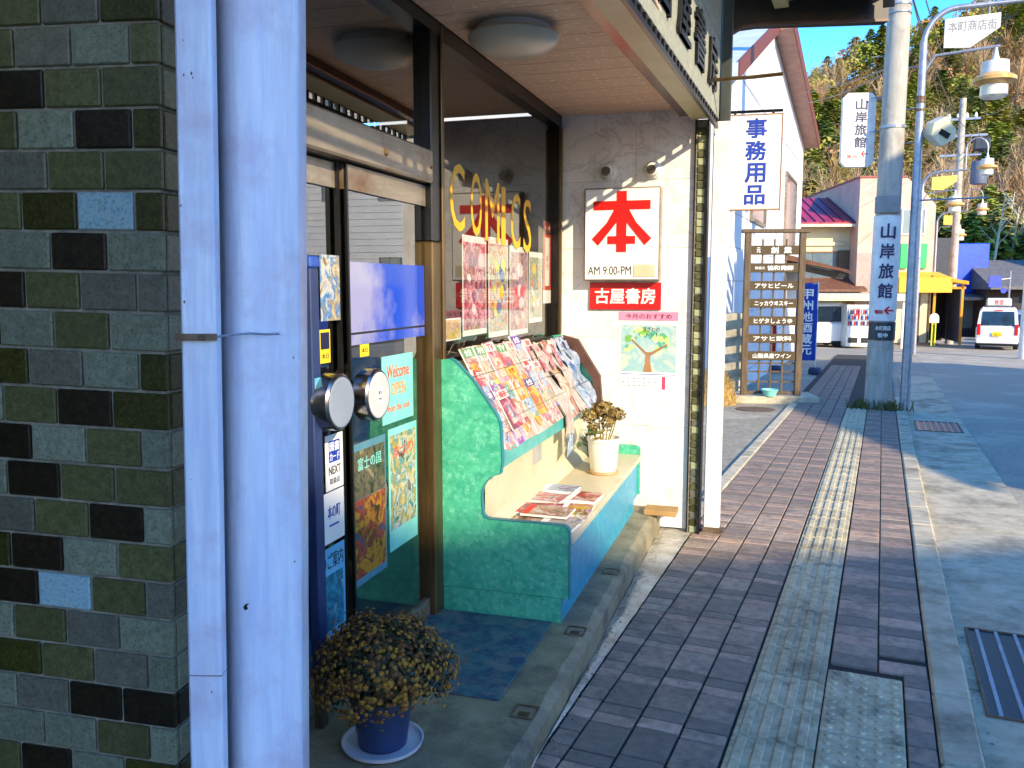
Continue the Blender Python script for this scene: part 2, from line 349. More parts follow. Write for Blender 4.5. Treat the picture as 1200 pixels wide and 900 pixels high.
while y < 24:                                                       # brick columns beside the yellowed guide strip
    f = None if 2.2 < y < NEAR else far
    for c in range(2):
        xa = -.146+c*.2; 
        if y < 3.86 and c == 0: continue
        if y < 3.86: xa2, xb2 = .153, .256
        else: xa2, xb2 = xa, xa+.2
        paver(xa2+J*.7, xb2-J*.7, y+J*.7+(c*.065 if y > 4 else 0), y+.13-J*.7+(c*.065 if y > 4 else 0), M_pavB if (k+2*c) % 4 == 0 else (M_pavA if (k+c) % 2 else M_pavC), f)
    y += .13; k += 1
part('far_paver', far, [M_pavA, M_pavB, M_pavC, M_tact], pv, kind='stuff')
def bar_tile():
    m = MB().bbox(-.146, .146, -.146, .146, -.03, 0, .005)
    for i in range(4): m.bbox(-.125+i*.068, -.125+i*.068+.038, -.135, .135, -.004, .009, .0045)
    return m
def dot_tile():
    m = MB().bbox(-.1485, .1485, -.146, .146, -.03, 0, .005)
    for i in range(5):
        for j in range(5): m.lathe([(.017, -.002), (.012, .007)], (-.116+i*.058, -.116+j*.058, 0), 8)
    return m
bt = bar_tile().mesh(M_tact); dt = dot_tile().mesh(M_tact)
y = 1.75
while y < 14.2:
    ob('guide_tile', bt, pv, (-.299, y, random.uniform(0, .002)), (0, random.uniform(-.004, .004), 0)); y += .3
y = 1.92
while y < 3.85:
    ob('warning_tile', dt, pv, (.001, y, random.uniform(0, .002)), (0, random.uniform(-.004, .004), 0)); y += .3
# worn cement strip between the shop step and the bricks
m = MB(); N = 60
for i in range(N+1):
    yy = -.5+i*(6.9+.5)/N; sx = G(.775, 0).x-(yy-G(.775, 0).y)*tan(RG); ex = edge_x(yy)
    sx = max(sx, -9)
    for j in range(7):
        t = j/6; m.v.append((sx+(ex-sx)*t, yy, gz(yy)+.008-.014*abs(t-.35)+random.uniform(-.003, .003)))
for i in range(N):
    for j in range(6): m.f.append((i*7+j, i*7+j+1, (i+1)*7+j+1, (i+1)*7+j)); m.m.append(0)
struct('cement_strip', m, M_wet, smooth=True)
# shop floor slab with its broken front edge
m = MB(); N = 70; rows = []
for i in range(N+1):
    yy = -4.2+i*(6.42)/N; d = random.uniform(-.006, .006); e = random.uniform(0, .012)
    p = [(-.2, FL), (.55, FL), (.735-e, FL), (.77+d, FL-.018-e), (.778+d*.5, -.3)]
    rows.append([G(a, yy, b) for a, b in p])
for r in rows: m.v += [tuple(p) for p in r]
for i in range(N):
    for j in range(4): m.f.append((i*5+j, i*5+j+1, (i+1)*5+j+1, (i+1)*5+j)); m.m.append(0)
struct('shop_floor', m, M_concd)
for i, (x, y) in enumerate(((.69, -.88), (.70, -.1), (.7, .75))):
    t = thing('drain_cover', ('small rusty drain cover set in the ledge nearest the pot of yellow flowers', 'small broken drain cover in the ledge at the cabinet corner', 'small drain cover in the ledge beside the middle cabinet doors')[i], 'drain cover', G(x, y, FL+.001), RG, 'drain covers in the shop ledge')
    part('rim', MB().box(-.045, -.037, -.05, .05, 0, .004).box(.037, .045, -.05, .05, 0, .004).box(-.037, .037, -.05, -.042, 0, .004).box(-.037, .037, .042, .05, 0, .004), M_rust, t)
    part('hole', MB().box(-.02, .02, -.03, .0, 0, .002), M_black, t)
# gutter grates
def grate(y0, y1, x0, x1, n, cross, label):
    t = thing('gutter_grate', label, 'drain grate', (x0, y0, gz(y0)-.0385), 0, rx=TILT, group='drain grates in the gutter')
    part('pit', MB().box(0, x1-x0, 0, y1-y0, -.004, .001), M_black, t)
    part('grate_frame', MB().box(-.012, 0, 0, y1-y0, 0, .008).box(x1-x0, x1-x0+.012, 0, y1-y0, 0, .008).box(-.012, x1-x0+.012, -.012, 0, 0, .008).box(-.012, x1-x0+.012, y1-y0, y1-y0+.012, 0, .008), M_rust, t)
    for i in range(n):
        if cross: a = (i+.5)/n*(y1-y0); b = MB().box(.002, x1-x0-.002, a-.006, a+.006, .001, .0075)
        else: a = (i+.5)/n*(x1-x0); b = MB().box(a-.008, a+.008, .002, y1-y0-.002, .001, .0075)
        part('grate_bar', b, M_galv, t)
grate(3.75, 4.76, .47, .97, 6, False, 'long drain grate in the shaded gutter nearest the camera')
grate(12.35, 13.35, .49, 1.03, 7, False, 'drain grate in the gutter near the foot of the lamp post')
# floor mat in front of the stand
mt = tag(ob('floor_mat', MB().bbox(-.06, .575, -.83, -.045, 0, .009, .003).mesh(pm('mottled_blue_mat', '406A68', '24485C', rough=.9, scale=12, bump=.3, bscale=200, dirt='6C746A', dscale=11, lo=.42, hi=.58)), None, G(0, 0, FL), (0, 0, RG)), 'mottled blue green mat on the floor before the magazine stand', 'floor mat')

# ------------------------------------------------------------------ tiled column on the left
RC = radians(11.5)
LEAN = radians(1.3)
tcol = thing('tiled_column', 'column clad in dark green and grey brick tiles at the left edge', 'column', (-1.215-.0315*cos(RC), 1.19-.0315*sin(RC), 0), RC)
tcol.rotation_euler.y = LEAN
TW, TH_, PW, PH = .1145, .068, .12, .0738
part('core', MB().box(-1.0, -.006, .006, .17, -.1, 2.6), pm('tile_grout', '94907E', '6E6A5C', rough=.9, scale=30), tcol)
def tm(n, a, b, d): return pm('tile_'+n, a, b, rough=.34, scale=60, rnd=.14, dirt=d, dscale=170, spec=.35, bump=.06, bscale=150)
TM = {'K': tm('black_brown', '2A2116', '18130C', '3A3018'), 'O': tm('olive', '62603C', '4C4C2C', '38381F'), 'D': tm('dark_olive', '3C3A18', '2A290F', '5A521C'),
      'G': tm('grey_green', '828670', '6C7058', '4A4E3C'), 'B': tm('pale_turquoise', 'A0B8B4', '8FB4BC', '5C7C84'), 'W': tm('brown_grey', '6F6C5A', '5C5A4A', '45443A')}
rowsT = ['DKOG', 'OGKO', 'OOKG', 'DKGO', 'OOWG', 'DBDO', 'GKGK', 'KWOK', 'GOGD', 'DGWD', 'DKOG', 'GOGK', 'OOKG', 'GKOW', 'OGKD', 'KOBK', 'GKOG', 'GWOD', 'KKWG', 'GOGG', 'DGKO', 'GOGD', 'OKGO', 'DOGK']
rowsT = [''.join('DW'[(i+j) % 2] if (c == 'K' and (i*3+j) % 4 == 1) else c for j, c in enumerate(rw)) for i, rw in enumerate(rowsT)]
z0 = 1.6+.311*1.5+PH*.5
tmesh = {}
def tile(x0, x1, y0, y1, z, c):
    k = (round(x1-x0, 3), round(y1-y0, 3), c)
    if k not in tmesh: tmesh[k] = MB().bbox(x0-(x0+x1)/2, x1-(x0+x1)/2, y0-(y0+y1)/2, y1-(y0+y1)/2, -TH_/2, TH_/2, .0025).mesh(TM[c])
    ob('tile', tmesh[k], tcol, ((x0+x1)/2, (y0+y1)/2, z), (random.uniform(-.006, .006), random.uniform(-.006, .006), random.uniform(-.008, .008)))
r = random.Random(3)
for i in range(-5, 30):
    z = z0-PH*i
    if z < .0: break
    row = rowsT[i] if 0 <= i < len(rowsT) else ''.join(r.choice('KODGWOG') for _ in range(4))
    x = 0; half = i % 2 == 1
    for q in range(6):
        wd = .0545 if (half and q == 0) else TW
        tile(x-wd, x, -.001, .012, z, row[q] if q < min(4, len(row)) else r.choice('KODG')); x -= wd+.0055
    yy = .0145
    cc = row[0]
    tile(-.012, .001, yy, yy+.0545 if not half else yy+TW, z, cc)   # return face
    yy += (.0545 if not half else TW)+.0055
    if yy < .15: tile(-.012, .001, yy, min(yy+TW, .168), z, r.choice('KOD'))

# ------------------------------------------------------------------ pale downpipe and steel post
def camxy(a, D): return (a*cos(TH)-D*sin(TH), a*sin(TH)+D*cos(TH))
px_, py_ = camxy(-.540-.0315, 1.46)
dp = thing('downpipe', 'square lavender white painted downpipe strapped beside the tiled column', 'downpipe', (px_, py_, 0), TH)
dp.rotation_euler.y = LEAN
part('pipe', MB().bbox(-.030, .030, 0, .032, -.02, 2.7, .004), M_steelw, dp)
sp_ = thing('steel_post', 'rounded pale blue white steel post between the downpipe and the shop door', 'post', (*camxy(-.458-.0315, 1.58), 0), TH)
sp_.rotation_euler.y = LEAN
arc = [(-.030-.052*cos(a), -.050*sin(a)) for a in [i*pi*.78/14 for i in range(15)]]
poly = [(-.082, .06)]+arc+[(.022, -.030), (.066, -.028), (.069, -.024), (.069, .03), (.06, .06)]
part('post_shaft', MB().prism([(a, b) for a, b in poly], -.02, 2.7, 'z'), M_steelw, sp_, smooth=True)
st = thing('pipe_strap', 'rusty metal strap and bolt holding the downpipe to the post', 'strap', (px_+.034*cos(TH), py_+.034*sin(TH), 1.513), TH)
part('band', MB().box(-.036, .034, -.0065, -.003, -.006, .006), M_rust, st)
part('bolt', MB().lathe([(.0055, 0), (.0055, .008), (.003, .012)], (0, 0, 0), 6), M_rust, st, loc=(.010, -.009, -.006))
part('tie_wire', MB().tube([(.03, -.005, 0), (.045, .03, .002), (.07, .064, .003), (.098, .066, .001), (.12, .072, .002)], .0022, 6), M_galv, st)
q = random.Random(6); m = MB()
for i in range(26):
    zz = q.uniform(.8, 2.1); xx = q.choice((q.uniform(-.06, -.02), q.uniform(.03, .06))); r_ = q.uniform(.0006, .0022); yy = -.0285 if xx > 0 else -.0485
    if xx < 0: yy = -.048*math.sqrt(max(0, 1-((xx+.030)/.052)**2))-.0008
    m.add([(xx+r_*cos(a)*q.uniform(.6, 1.2), yy, zz+r_*1.6*sin(a)*q.uniform(.6, 1.3)) for a in [2*pi*k/6 for k in range(6)]], [tuple(range(6))])
part('paint_flecks', m, M_rust, sp_, kind='stuff')
m = MB()
for i in range(12):
    zz = q.uniform(.8, 2.1); xx = q.uniform(-.027, .027); r_ = q.uniform(.0005, .0018); m.add([(xx+r_*cos(a), -.0006, zz+r_*1.8*sin(a)) for a in [2*pi*k/6 for k in range(6)]], [tuple(range(6))])
part('paint_flecks', m, M_rust, dp, kind='stuff')
part('pipe_seam', MB().box(-.0305, .0305, -.0008, .03, .905, .907), M_galv, dp)
ch = tag(ob('paint_chip', MB().prism([(0, 0), (.006, .003), (.004, .009), (.009, .014), (.001, .012), (-.003, .006)], 0, .0006, 'y').mesh(M_black), None, (*camxy(-.497, 1.5290), H-.60), (0, 0, TH)), 'small black chip in the white paint low on the steel post', 'paint chip')

# ------------------------------------------------------------------ the bookshop
shop = thing('bookshop', 'bookshop front with bronze framed glass doors, a big window and a marble end wall', 'building', G(0, 0, 0), RG)
M_int = pm('interior_wall', '3A3428', '2C271E', rough=.9, scale=3)
part('rear_wall', MB().box(-3.0, -2.9, -4.2, 2.2, 0, 2.8), M_int, shop)
part('side_wall', MB().box(-2.9, -.1, -4.3, -4.2, 0, 2.8), M_int, shop); part('side_wall', MB().box(-2.9, -.06, 2.26, 2.3, 0, 2.8), M_int, shop)
part('interior_floor', MB().box(-2.9, -.1, -4.2, 2.2, 0, .035), pm('vinyl_floor', '3E4A42', '2E3832', rough=.4, scale=3), shop)
part('interior_ceiling', MB().box(-2.9, -.06, -4.2, 2.2, 2.81, 2.9), M_int, shop)
# window
wd = part('window_frame', MB().box(-.05, .035, 0.0, 2.22, 2.70, 2.80).box(-.05, .03, .03, 2.16, 1.20, 1.255).box(-.05, .035, 2.14, 2.22, .04, 2.70), M_dark, shop)
part('window_pane', MB().quad((-.006, .03, 1.255), (-.006, 2.14, 1.255), (-.006, 2.14, 2.70), (-.006, .03, 2.70)), M_glass, shop)
part('inner_sill', MB().box(-.4, -.012, .03, 2.14, 1.15, 1.2), M_cream, shop)
part('lower_panel', MB().box(-.05, -.02, .03, 2.14, .04, 1.2), M_dark, shop)
part('corner_trim', MB().box(.035, .052, 2.155, 2.185, 1.25, 2.68), M_bronze, shop)
# door set
part('door_post', MB().bbox(-.09, .03, -.13, -.012, 1.80, 2.78, .006), M_black, shop)
part('door_post_sunlit', MB().bbox(-.09, .031, -.131, -.012, .04, 1.7995, .006), M_bronze, shop)  # sunlit gold of the lower post put in by the bronze colour
part('post_edge_trim', MB().bbox(.0305, .040, -.03, .002, .04, 2.76, .003), M_bronze, shop)
tr = part('transom', MB().bbox(-.07, .04, -3.2, -.135, 2.055, 2.20, .008), M_alum, shop)
part('bolt_head', MB().lathe([(.014, 0), (.014, .006), (.006, .010)], (.04, -.62, 2.12), 10, 'x').lathe([(.006, 0), (.006, .006)], (.04, -.16, 2.12), 8, 'x'), M_rust, tr)
part('transom_light', MB().quad((-.014, -3.2, 2.2), (-.014, -.13, 2.2), (-.014, -.13, 2.72), (-.014, -3.2, 2.72)), M_dglass, shop)
part('head_rail', MB().box(-.09, .035, -4.2, 0.0, 2.715, 2.81), M_black, shop)
for i, (a, b, xo) in enumerate(((-1.80, -.885, -.03), (-.872, -.135, 0))):
    d = part('sliding_door', MB().box(xo-.03, xo+.0, a, b, 1.955, 2.045), M_alum, shop)
    part('bottom_rail', MB().box(xo-.03, xo, a, b, .05, .13), M_alum, d)
    part('door_stile', MB().box(-.035, -.020, b-.018, b, .05, 2.045) if i == 0 else MB().box(-.010, .001, a, a+.012, .05, 2.045), M_black, d)
    part('door_pane', MB().quad((xo-.014, a+.02, .13), (xo-.014, b-.02, .13), (xo-.014, b-.02, 1.955), (xo-.014, a+.02, 1.955)), M_dglass, d)
# handles: steel drums with grey faces
for i, (yy, lab) in enumerate(((-1.125, None), (-.835, 'handle with a small white sticker'))):
    hd = part('door_handle', MB().lathe([(.055, 0), (.055, .03), (.096, .034), (.1, .04), (.1, .092), (.093, .1), (.088, .1)], (0, 0, 0), 40, 'x'), M_steel, shop, lab, loc=(.0, yy, 1.19+(.01 if i == 0 else 0)), smooth=True)
    part('handle_face', MB().lathe([(.087, .098), (.087, .1015), (.08, .103)], (0, 0, 0), 40, 'x'), pm('grey_plastic', '8F98A4', '848D98', rough=.35, scale=3) if i == 0 else pm('pale_plastic', 'C6C4C0', 'BDBBB6', rough=.35, scale=3), hd)
    if i: 
        s_ = part('sticker', MB().box(.1035, .1045, -.022, .022, -.03, .03), M_white, hd)
        txt('押す', .03, .016, M_ink, s_, (.1047, 0, .008), Y, Z, .0005); txt('PUSH', .026, .008, M_ink, s_, (.1047, 0, -.014), Y, Z, .0005)
# marble end wall
M_marb = marblemat()
mw = part('end_wall', MB().box(0.0, .955, 2.235, 2.40, -.1, 2.95), M_conc, shop)
pz = [-.1, .62, 1.24, 1.86, 2.32, 2.82]; pxs = [.03, .56, .955]
for i in range(5):
    for j in range(2):
        part('marble_panel', MB().bbox(pxs[j]+.0008, pxs[j+1]-.0008, 2.219, 2.235, pz[i]+.0008, pz[i+1]-.0008, .0012), M_marb, mw)
# ceiling boards
cl = part('soffit', MB().box(-.05, .98, -4.2, 2.2, 2.80, 2.84), M_brown, shop); MC = ceilmat()
y = -4.2
while y < 2.15:
    y1 = min(y+.226, 2.215); part('soffit_board', MB().bbox(.038, 1.0 if y1 < 2 else .93, y+.0015, y1-.0015, 2.772, 2.80, .003), MC, cl); y = y1
# strip of small tiles at the outer end of the end wall
ts = part('tile_strip', MB().box(.962, 1.04, 2.215, 2.33, -.14, 2.70), pm('tile_grout', ''), shop)
part('strip_edge', MB().box(.956, .964, 2.19, 2.33, -.14, 2.74).box(1.038, 1.048, 2.18, 2.33, -.14, 2.74), M_dark, shop)
rr = random.Random(5); sm = {}
for i in range(55):
    c = rr.choice('OGDOGWO'); zz = -.12+i*.0505
    if c not in sm: sm[c] = MB().bbox(-.026, .026, -.006, .006, -.0225, .0225, .004).mesh(TM[c] if c != 'G' else pm('strip_tile_pale', 'A8AC84', '96986C', rough=.3, scale=40, rnd=.1))
    ob('tile', sm[c], ts, (1.001, 2.212, zz+.02))
# white outer post
wp = thing('corner_post', 'white painted steel corner post with rusted foot at the end of the shop', 'post', G(1.125, 2.30, 0), RG)
part('post_shaft', MB().bbox(-.055, .055, -.05, .06, -.14, 2.69, .006), M_white, wp)
part('upper_post', MB().bbox(-.02, .05, -.04, .05, 2.69, 4.0, .006), pm('dark_green_metal', '3C4038', '2C302A', rough=.5), wp)
part('foot_plate', MB().bbox(-.08, .09, -.07, .09, -.15, -.118, .01), M_rust, wp)
part('rust_collar', MB().box(-.0575, .0575, -.0525, .0625, -.12, -.085), M_rust, wp)

# fascia with sign letters along the street side of the soffit
fa = thing('shop_fascia', 'grey green fascia over the shop window with dark raised Japanese letters', 'shop sign', Fw(0, 0, 0), RF)
M_fas = pm('fascia_panel', 'A6A692', '8E8F7C', rough=.55, scale=25, bump=.25, bscale=60)
y = -6.6; part('backing', MB().box(-.03, -.006, -6.6, .02, 2.70, 4.0), M_brown, fa)
while y < 0:
    part('fascia_panel', MB().bbox(-.008, .006, y+.002, min(y+.9, .02)-.002, 2.69, 3.18, .003), M_fas, fa)
    part('fascia_panel', MB().bbox(-.008, .006, y+.002, min(y+.9, .02)-.002, 3.185, 4.0, .003), M_fas, fa); y += .9
part('fascia_return', MB().bbox(-.17, -.01, -6.6, -.0, 2.695, 2.715, .004), pm('cream_metal', 'C9BE8E', 'B5AA7A', rough=.4, scale=4), fa)
part('metal_trim', MB().bbox(-.245, -.172, -6.6, -.03, 2.715, 2.74, .006).box(-.232, -.226, -6.6, -.03, 2.74, 2.78), pm('brown_metal', '6B4A36', '55382A', rough=.25, scale=5, metal=.7, stretch=(3, .4, 3)), fa)
dr = part('drip_rail', MB().box(-.012, .008, -6.6, 0, 2.628, 2.652), M_dark, fa)
for i in range(66): part('rail_clip', MB().box(-.010, .006, -6.55+i*.1, -6.52+i*.1, 2.652, 2.692), M_dark, dr) if i > 30 else None
for i, c in enumerate('古屋書房'): txt(c, .36, .30, M_black, fa, (.006, -2.02+i*.54, 2.95), Y, Z, .018, .01)
part('sign_bracket', MB().tube([(.0, -.35, 2.86), (.25, -.30, 2.87), (.42, -.30, 2.875)], .012, 6), M_bronze, fa)

# ceiling lamp
lamp = thing('ceiling_lamp', 'round frosted dome lamp under the brown soffit', 'ceiling lamp', G(.33, .14, 2.772), RG)
part('base_plate', MB().lathe([(.17, 0), (.17, -.03), (.15, -.035)], n=36), M_white, lamp, smooth=True)
part('lamp_dome', MB().lathe([(.17, -.028), (.205, -.034), (.212, -.045), (.20, -.07), (.17, -.092), (.12, -.11), (.06, -.12), (.001, -.123)], n=40), pm('frosted_glass', 'CFC9B4', 'C4BEA8', rough=.3, scale=3), lamp, smooth=True)
# ------------------------------------------------------------------ spotlights and signs on the marble wall
for i, (x, lab) in enumerate(((.37, 'small white round wall vent cap nearer the window'), (.68, 'small white round wall vent cap nearer the outer corner'))):
    t = thing('wall_vent', lab, 'vent', G(x, 2.218, 2.385+.0*i), RG, 'round vents above the red character sign')
    part('cap', MB().lathe([(.062, 0), (.060, -.015), (.045, -.03), (.042, -.06), (.03, -.066)], n=24, ax='y'), M_white, t, smooth=True)
    part('mouth', MB().lathe([(.032, -.0675), (.026, -.0675)], (-.006, 0, -.004), 20, ax='y'), M_alum, t)
bs = thing('book_sign', 'square white light box sign with big red character and opening hours', 'sign', G(.485, 2.218, 1.95), RG)
part('sign_case', MB().bbox(-.262, .262, -.10, 0, -.315, .315, .006), M_alum, bs)
fc = part('sign_face', MB().bbox(-.252, .252, -.104, -.10, -.305, .305, .001), pm('acrylic_white', 'EFEBE2', 'E6E2D8', rough=.25, scale=3), bs)
for k_, pl_ in enumerate(([(-.195, .165), (.195, .165), (.195, .225), (-.195, .225)], [(-.034, -.12), (.034, -.12), (.034, .29), (-.034, .29)], [(-.034, .17), (-.034, .08), (-.16, -.075), (-.205, -.03), (-.10, .08), (-.052, .165)], [(.034, .17), (.034, .08), (.16, -.075), (.205, -.03), (.10, .08), (.052, .165)], [(-.095, -.065), (.095, -.065), (.095, -.012), (-.095, -.012)])):
    part('lettering', MB().prism(pl_, -.108-.0003*k_, -.104, 'y'), M_red, fc)
txt('AM 9:00-PM', .30, .058, M_ink, fc, (-.08, -.104, -.245), X, Z, .002, 0)
part('time_plate', MB().bbox(.088, .232, -.109, -.104, -.288, -.205, .001), M_cream, bs)
txt('7:00', .10, .05, pm('faded_lettering', 'C9BC98', 'BFB28C', rough=.5, scale=3), bs, (.16, -.109, -.246), X, Z, .001, .01)
t = thing('shop_name_sign', 'red sign board with white shop name below the light box', 'sign', G(.50, 2.218, 1.53), RG)
part('board', MB().bbox(-.25, .25, -.02, 0, -.095, .093, .003), M_red, t)
txt('古屋書房', .42, .105, M_wlet, t, (0, -.02, 0), X, Z, .002, .02)
# poster with a tree
t = thing('tree_poster', 'paper poster of a green tree under a pink heading on the marble wall', 'poster', G(.665, 2.218, 1.14), RG)
part('paper', MB().box(-.205, .205, -.0025, -.0005, -.29, .215), pm('poster_white', 'F0EFE8', 'E8E6DE', rough=.4, scale=4), t)
part('heading_strip', MB().box(-.205, .205, -.004, -.0025, .222, .28), pm('pink_paper', 'E58AA8', 'DE809E', rough=.5, scale=4), t)
txt('今月のおすすめ', .32, .036, M_ink, t, (0, -.004, .25), X, Z, .0005, .01)
part('picture', MB().box(-.19, .195, -.0035, -.0025, -.14, .19), printmat('watercolour_sky', ['E8F2E4', 'CDE8E0', 'A8DCE0', 'EAF2DC', 'F6EBC8'], 4, .5), t)
pt = random.Random(2); m = MB()
for i in range(46):
    a = pt.uniform(0, 2*pi); cx, cz = pt.choice([(-.12, .10), (-.05, .13), (.06, .12), (.13, .08), (.1, .04), (-.14, .04), (0, .15)]); cx += pt.uniform(-.05, .05); cz += pt.uniform(-.03, .03); r_ = pt.uniform(.012, .03)
    cx = max(-.16, min(.165, cx)); cz = min(.16, cz); m.mi = pt.randrange(3); yy = -.0037-.00002*i
    m.add([(cx+r_*cos(k)*pt.uniform(.7, 1.1), yy, cz+r_*.8*sin(k)*pt.uniform(.7, 1.1)) for k in [2*pi*q/8 for q in range(8)]], [tuple(range(8))])
part('painted_leaves', m, [pm('leaf_ink', '7FB24A', '5E9A3C', rough=.5), pm('leaf_ink_pale', 'B9D88A', 'A5CC78', rough=.5), pm('leaf_ink_teal', '58A890', '489880', rough=.5)], t, kind='stuff')
m = MB()
for pts in ([(-.03, -.14), (.03, -.14), (.015, -.06), (.02, 0), (-.015, 0), (-.018, -.06)], [(-.015, -.02), (-.012, 0), (-.11, .09), (-.12, .085)], [(.012, -.03), (.02, 0), (.13, .06), (.135, .05)]):
    m.add([(a, -.0049, b) for a, b in pts], [tuple(range(len(pts)))])
part('painted_trunk', m, pm('trunk_ink', 'A0764C', '8A623C', rough=.5), t)
txt('窓ぎわの', .12, .032, M_ink, t, (.02, -.0036, .16), X, Z, .0016, .0); txt('トット', .085, .03, M_ink, t, (.03, -.0036, .12), X, Z, .0016, .0)
part('caption_line', MB().box(-.19, .195, -.0035, -.0025, -.158, -.153), M_blue, t)
part('red_seal', MB().box(.10, .125, -.0035, -.0025, -.26, -.17), pm('pink_ink', 'D04468', 'C03858', rough=.5), t)
m = MB(); 
for i in range(7):
    for j in range(3): m.box(-.18+i*.037, -.165+i*.037+pt.uniform(0, .01), -.0035, -.0025, -.19-j*.025, -.183-j*.025)
part('small_print', m, pm('grey_ink', '8C8C90', '7C7C80', rough=.5), t, kind='stuff')
tag(ob('cardboard_piece', MB().bbox(-.11, .11, -.08, .08, 0, .035, .004).mesh(pm('cardboard', 'B08A54', '9C7844', rough=.8, scale=10)), None, G(.80, 2.05, FL+.002), (0, 0, RG)), 'flat tan board lying on the step against the marble wall', 'board')

# ------------------------------------------------------------------ window lettering and posters
t = thing('window_lettering', 'tall yellow letters COMICS stuck across the shop window', 'lettering', G(0, 0, 0), RG)
xs_ = [.18, .47, .70, .98, 1.16, 1.42]; ws_ = [.20, .17, .24, .075, .19, .17]
for ch_, a, b in zip('COMICS', xs_, ws_): txt(ch_, b, .33, M_yel, t, (-.0055, a+b/2, 2.035-.012*xs_.index(a)), Y, Z, .0012, 0)
PAL = {'pink': ['7A1830', 'E0567C', 'F6C8CC', 'C02848', '5A3048', 'F2A8B0'], 'yellow': ['F4D020', 'F8E890', '2C88B0', 'F6F0E0', 'E8A018', 'D85878'], 'mauve': ['8E6AA8', 'E8DCE4', 'D84858', 'F2E2D0', '605088', 'E87880'],
       'green': ['2C8878', 'E8E8C8', 'D8B038', '4CA8B0', 'F0F0E8', '704838'], 'red': ['D82018', 'F4E8E0', 'E85838', 'A01010', 'F2C8B0'], 'cream': ['F2E6CC', 'D8A880', 'F6EEDC', 'B85848', 'E8D0A8', '8A6A50'],
       'blue': ['3868B0', 'E8ECF0', '88B0D8', 'D8E0EC', '28488A', 'E8A8A0'], 'purple': ['5A30A0', 'E8D8F0', 'B04890', '8858C0', 'F0D8E8'], 'orange': ['E88018', 'F8D838', 'D03818', 'F8ECC8', 'E8A020'], 'news': ['F0EBE0', 'DED6CC', 'C8B8B0', 'E8DCC8', 'D8A8A0', 'F4F0EA']}
def pr_(n, s=9): return printmat('print_%s_%d' % (n, s), PAL[n], s)
M_paper = pm('paper_white', 'ECE8DE', 'E2DED2', rough=.5, scale=4)
def flat_poster(label, y0, y1, z0, z1, pal, x=-.016, tilt=0, sc_=14, head=None, cat='poster', group='posters stuck inside the shop window', border=.012):
    t = thing('poster', label, cat, G(x, (y0+y1)/2, (z0+z1)/2), RG, group)
    w2, h2 = (y1-y0)/2, (z1-z0)/2
    part('paper', MB().box(-.001, .0, -w2, w2, -h2, h2), M_paper, t, rot=(tilt, 0, 0))
    part('printed_picture', MB().box(0, .0008, -w2+border, w2-border, -h2+border, h2-border*(1 if not head else 3)), pr_(pal, sc_), t, rot=(tilt, 0, 0))
    return t, w2, h2
def blobs(t, w2, h2, seed, mats, n=9, x=.0009):
    q = random.Random(seed); m = MB()
    for i in range(n):
        cy, cz = q.uniform(-w2*.6, w2*.6), q.uniform(-h2*.7, h2*.6); a, b = w2*q.uniform(.18, .4), h2*q.uniform(.06, .2); ph = q.uniform(0, 3)
        m.mi = q.randrange(len(mats)); m.add([(x+.00004*i, cy+a*cos(k)*cos(ph)-b*sin(k)*sin(ph)*.6, cz+b*sin(k)*cos(ph)+a*.5*cos(k)*sin(ph)) for k in [2*pi*v/10 for v in range(10)]], [tuple(range(10))])
    part('printed_shapes', m, mats, t, kind='stuff')
ik = lambda n, c: pm('ink_'+n, c, rough=.4, scale=20)
for lab, y0, y1, z0, z1, pal, sd_, cols_ in (('crimson comic poster with crowded figures, first from the door', .37, .74, 1.34, 1.86, 'pink', 1, ('E8B8B8', '9A2040', 'F4E4DC', '6A4A78')), ('yellow and white comic poster, second from the door', .78, 1.13, 1.31, 1.87, 'yellow', 2, ('F6E8C8', 'E8B090', '2868A8', 'F8D830')), ('mauve and red comic poster, third from the door', 1.17, 1.55, 1.30, 1.84, 'mauve', 3, ('E84858', 'F2E8E8', '8060A8', 'F0C8B8')), ('small teal and yellow comic poster, fourth from the door', 1.58, 1.90, 1.36, 1.82, 'green', 4, ('F2C830', '386878', 'E8E8D8', 'D88848'))):
    t, w2, h2 = flat_poster(lab, y0, y1, z0, z1, pal, sc_=13)
    blobs(t, w2, h2, sd_, [ik(c, c) for c in cols_], 12)
    part('top_band', MB().box(.001, .0018, -w2, w2, h2-.035, h2), M_paper, t); part('bottom_band', MB().box(.001, .0018, -w2, w2, -h2, -h2+.03), M_paper, t)
t = thing('poster', 'narrow red and white paper streamer at the far end of the window', 'poster', G(-.016, 2.03, 1.76), RG)
part('paper', MB().box(-.001, 0, -.10, .10, -.28, .28), pm('red_paper', 'C84838', 'B83C30', rough=.5), t); part('white_figure', MB().box(0, .001, -.055, .055, -.16, .17), M_paper, t); part('white_foot', MB().box(0, .001, -.10, .10, -.28, -.19), M_paper, t)
vtxt('新刊', .05, .11, M_red, t, (.001, 0, .0), Y, Z, .0005)
txt('セール', .15, .05, M_wlet, t, (.001, 0, .225), Y, Z, .0005)
t = thing('poster', 'small orange lettered notice in the window corner beside the door post', 'notice', G(-.016, .22, 1.385), RG)
part('paper', MB().box(-.001, 0, -.12, .12, -.055, .055), M_paper, t); part('printed_picture', MB().box(0, .001, -.11, .11, -.048, .048), pr_('orange', 30), t)

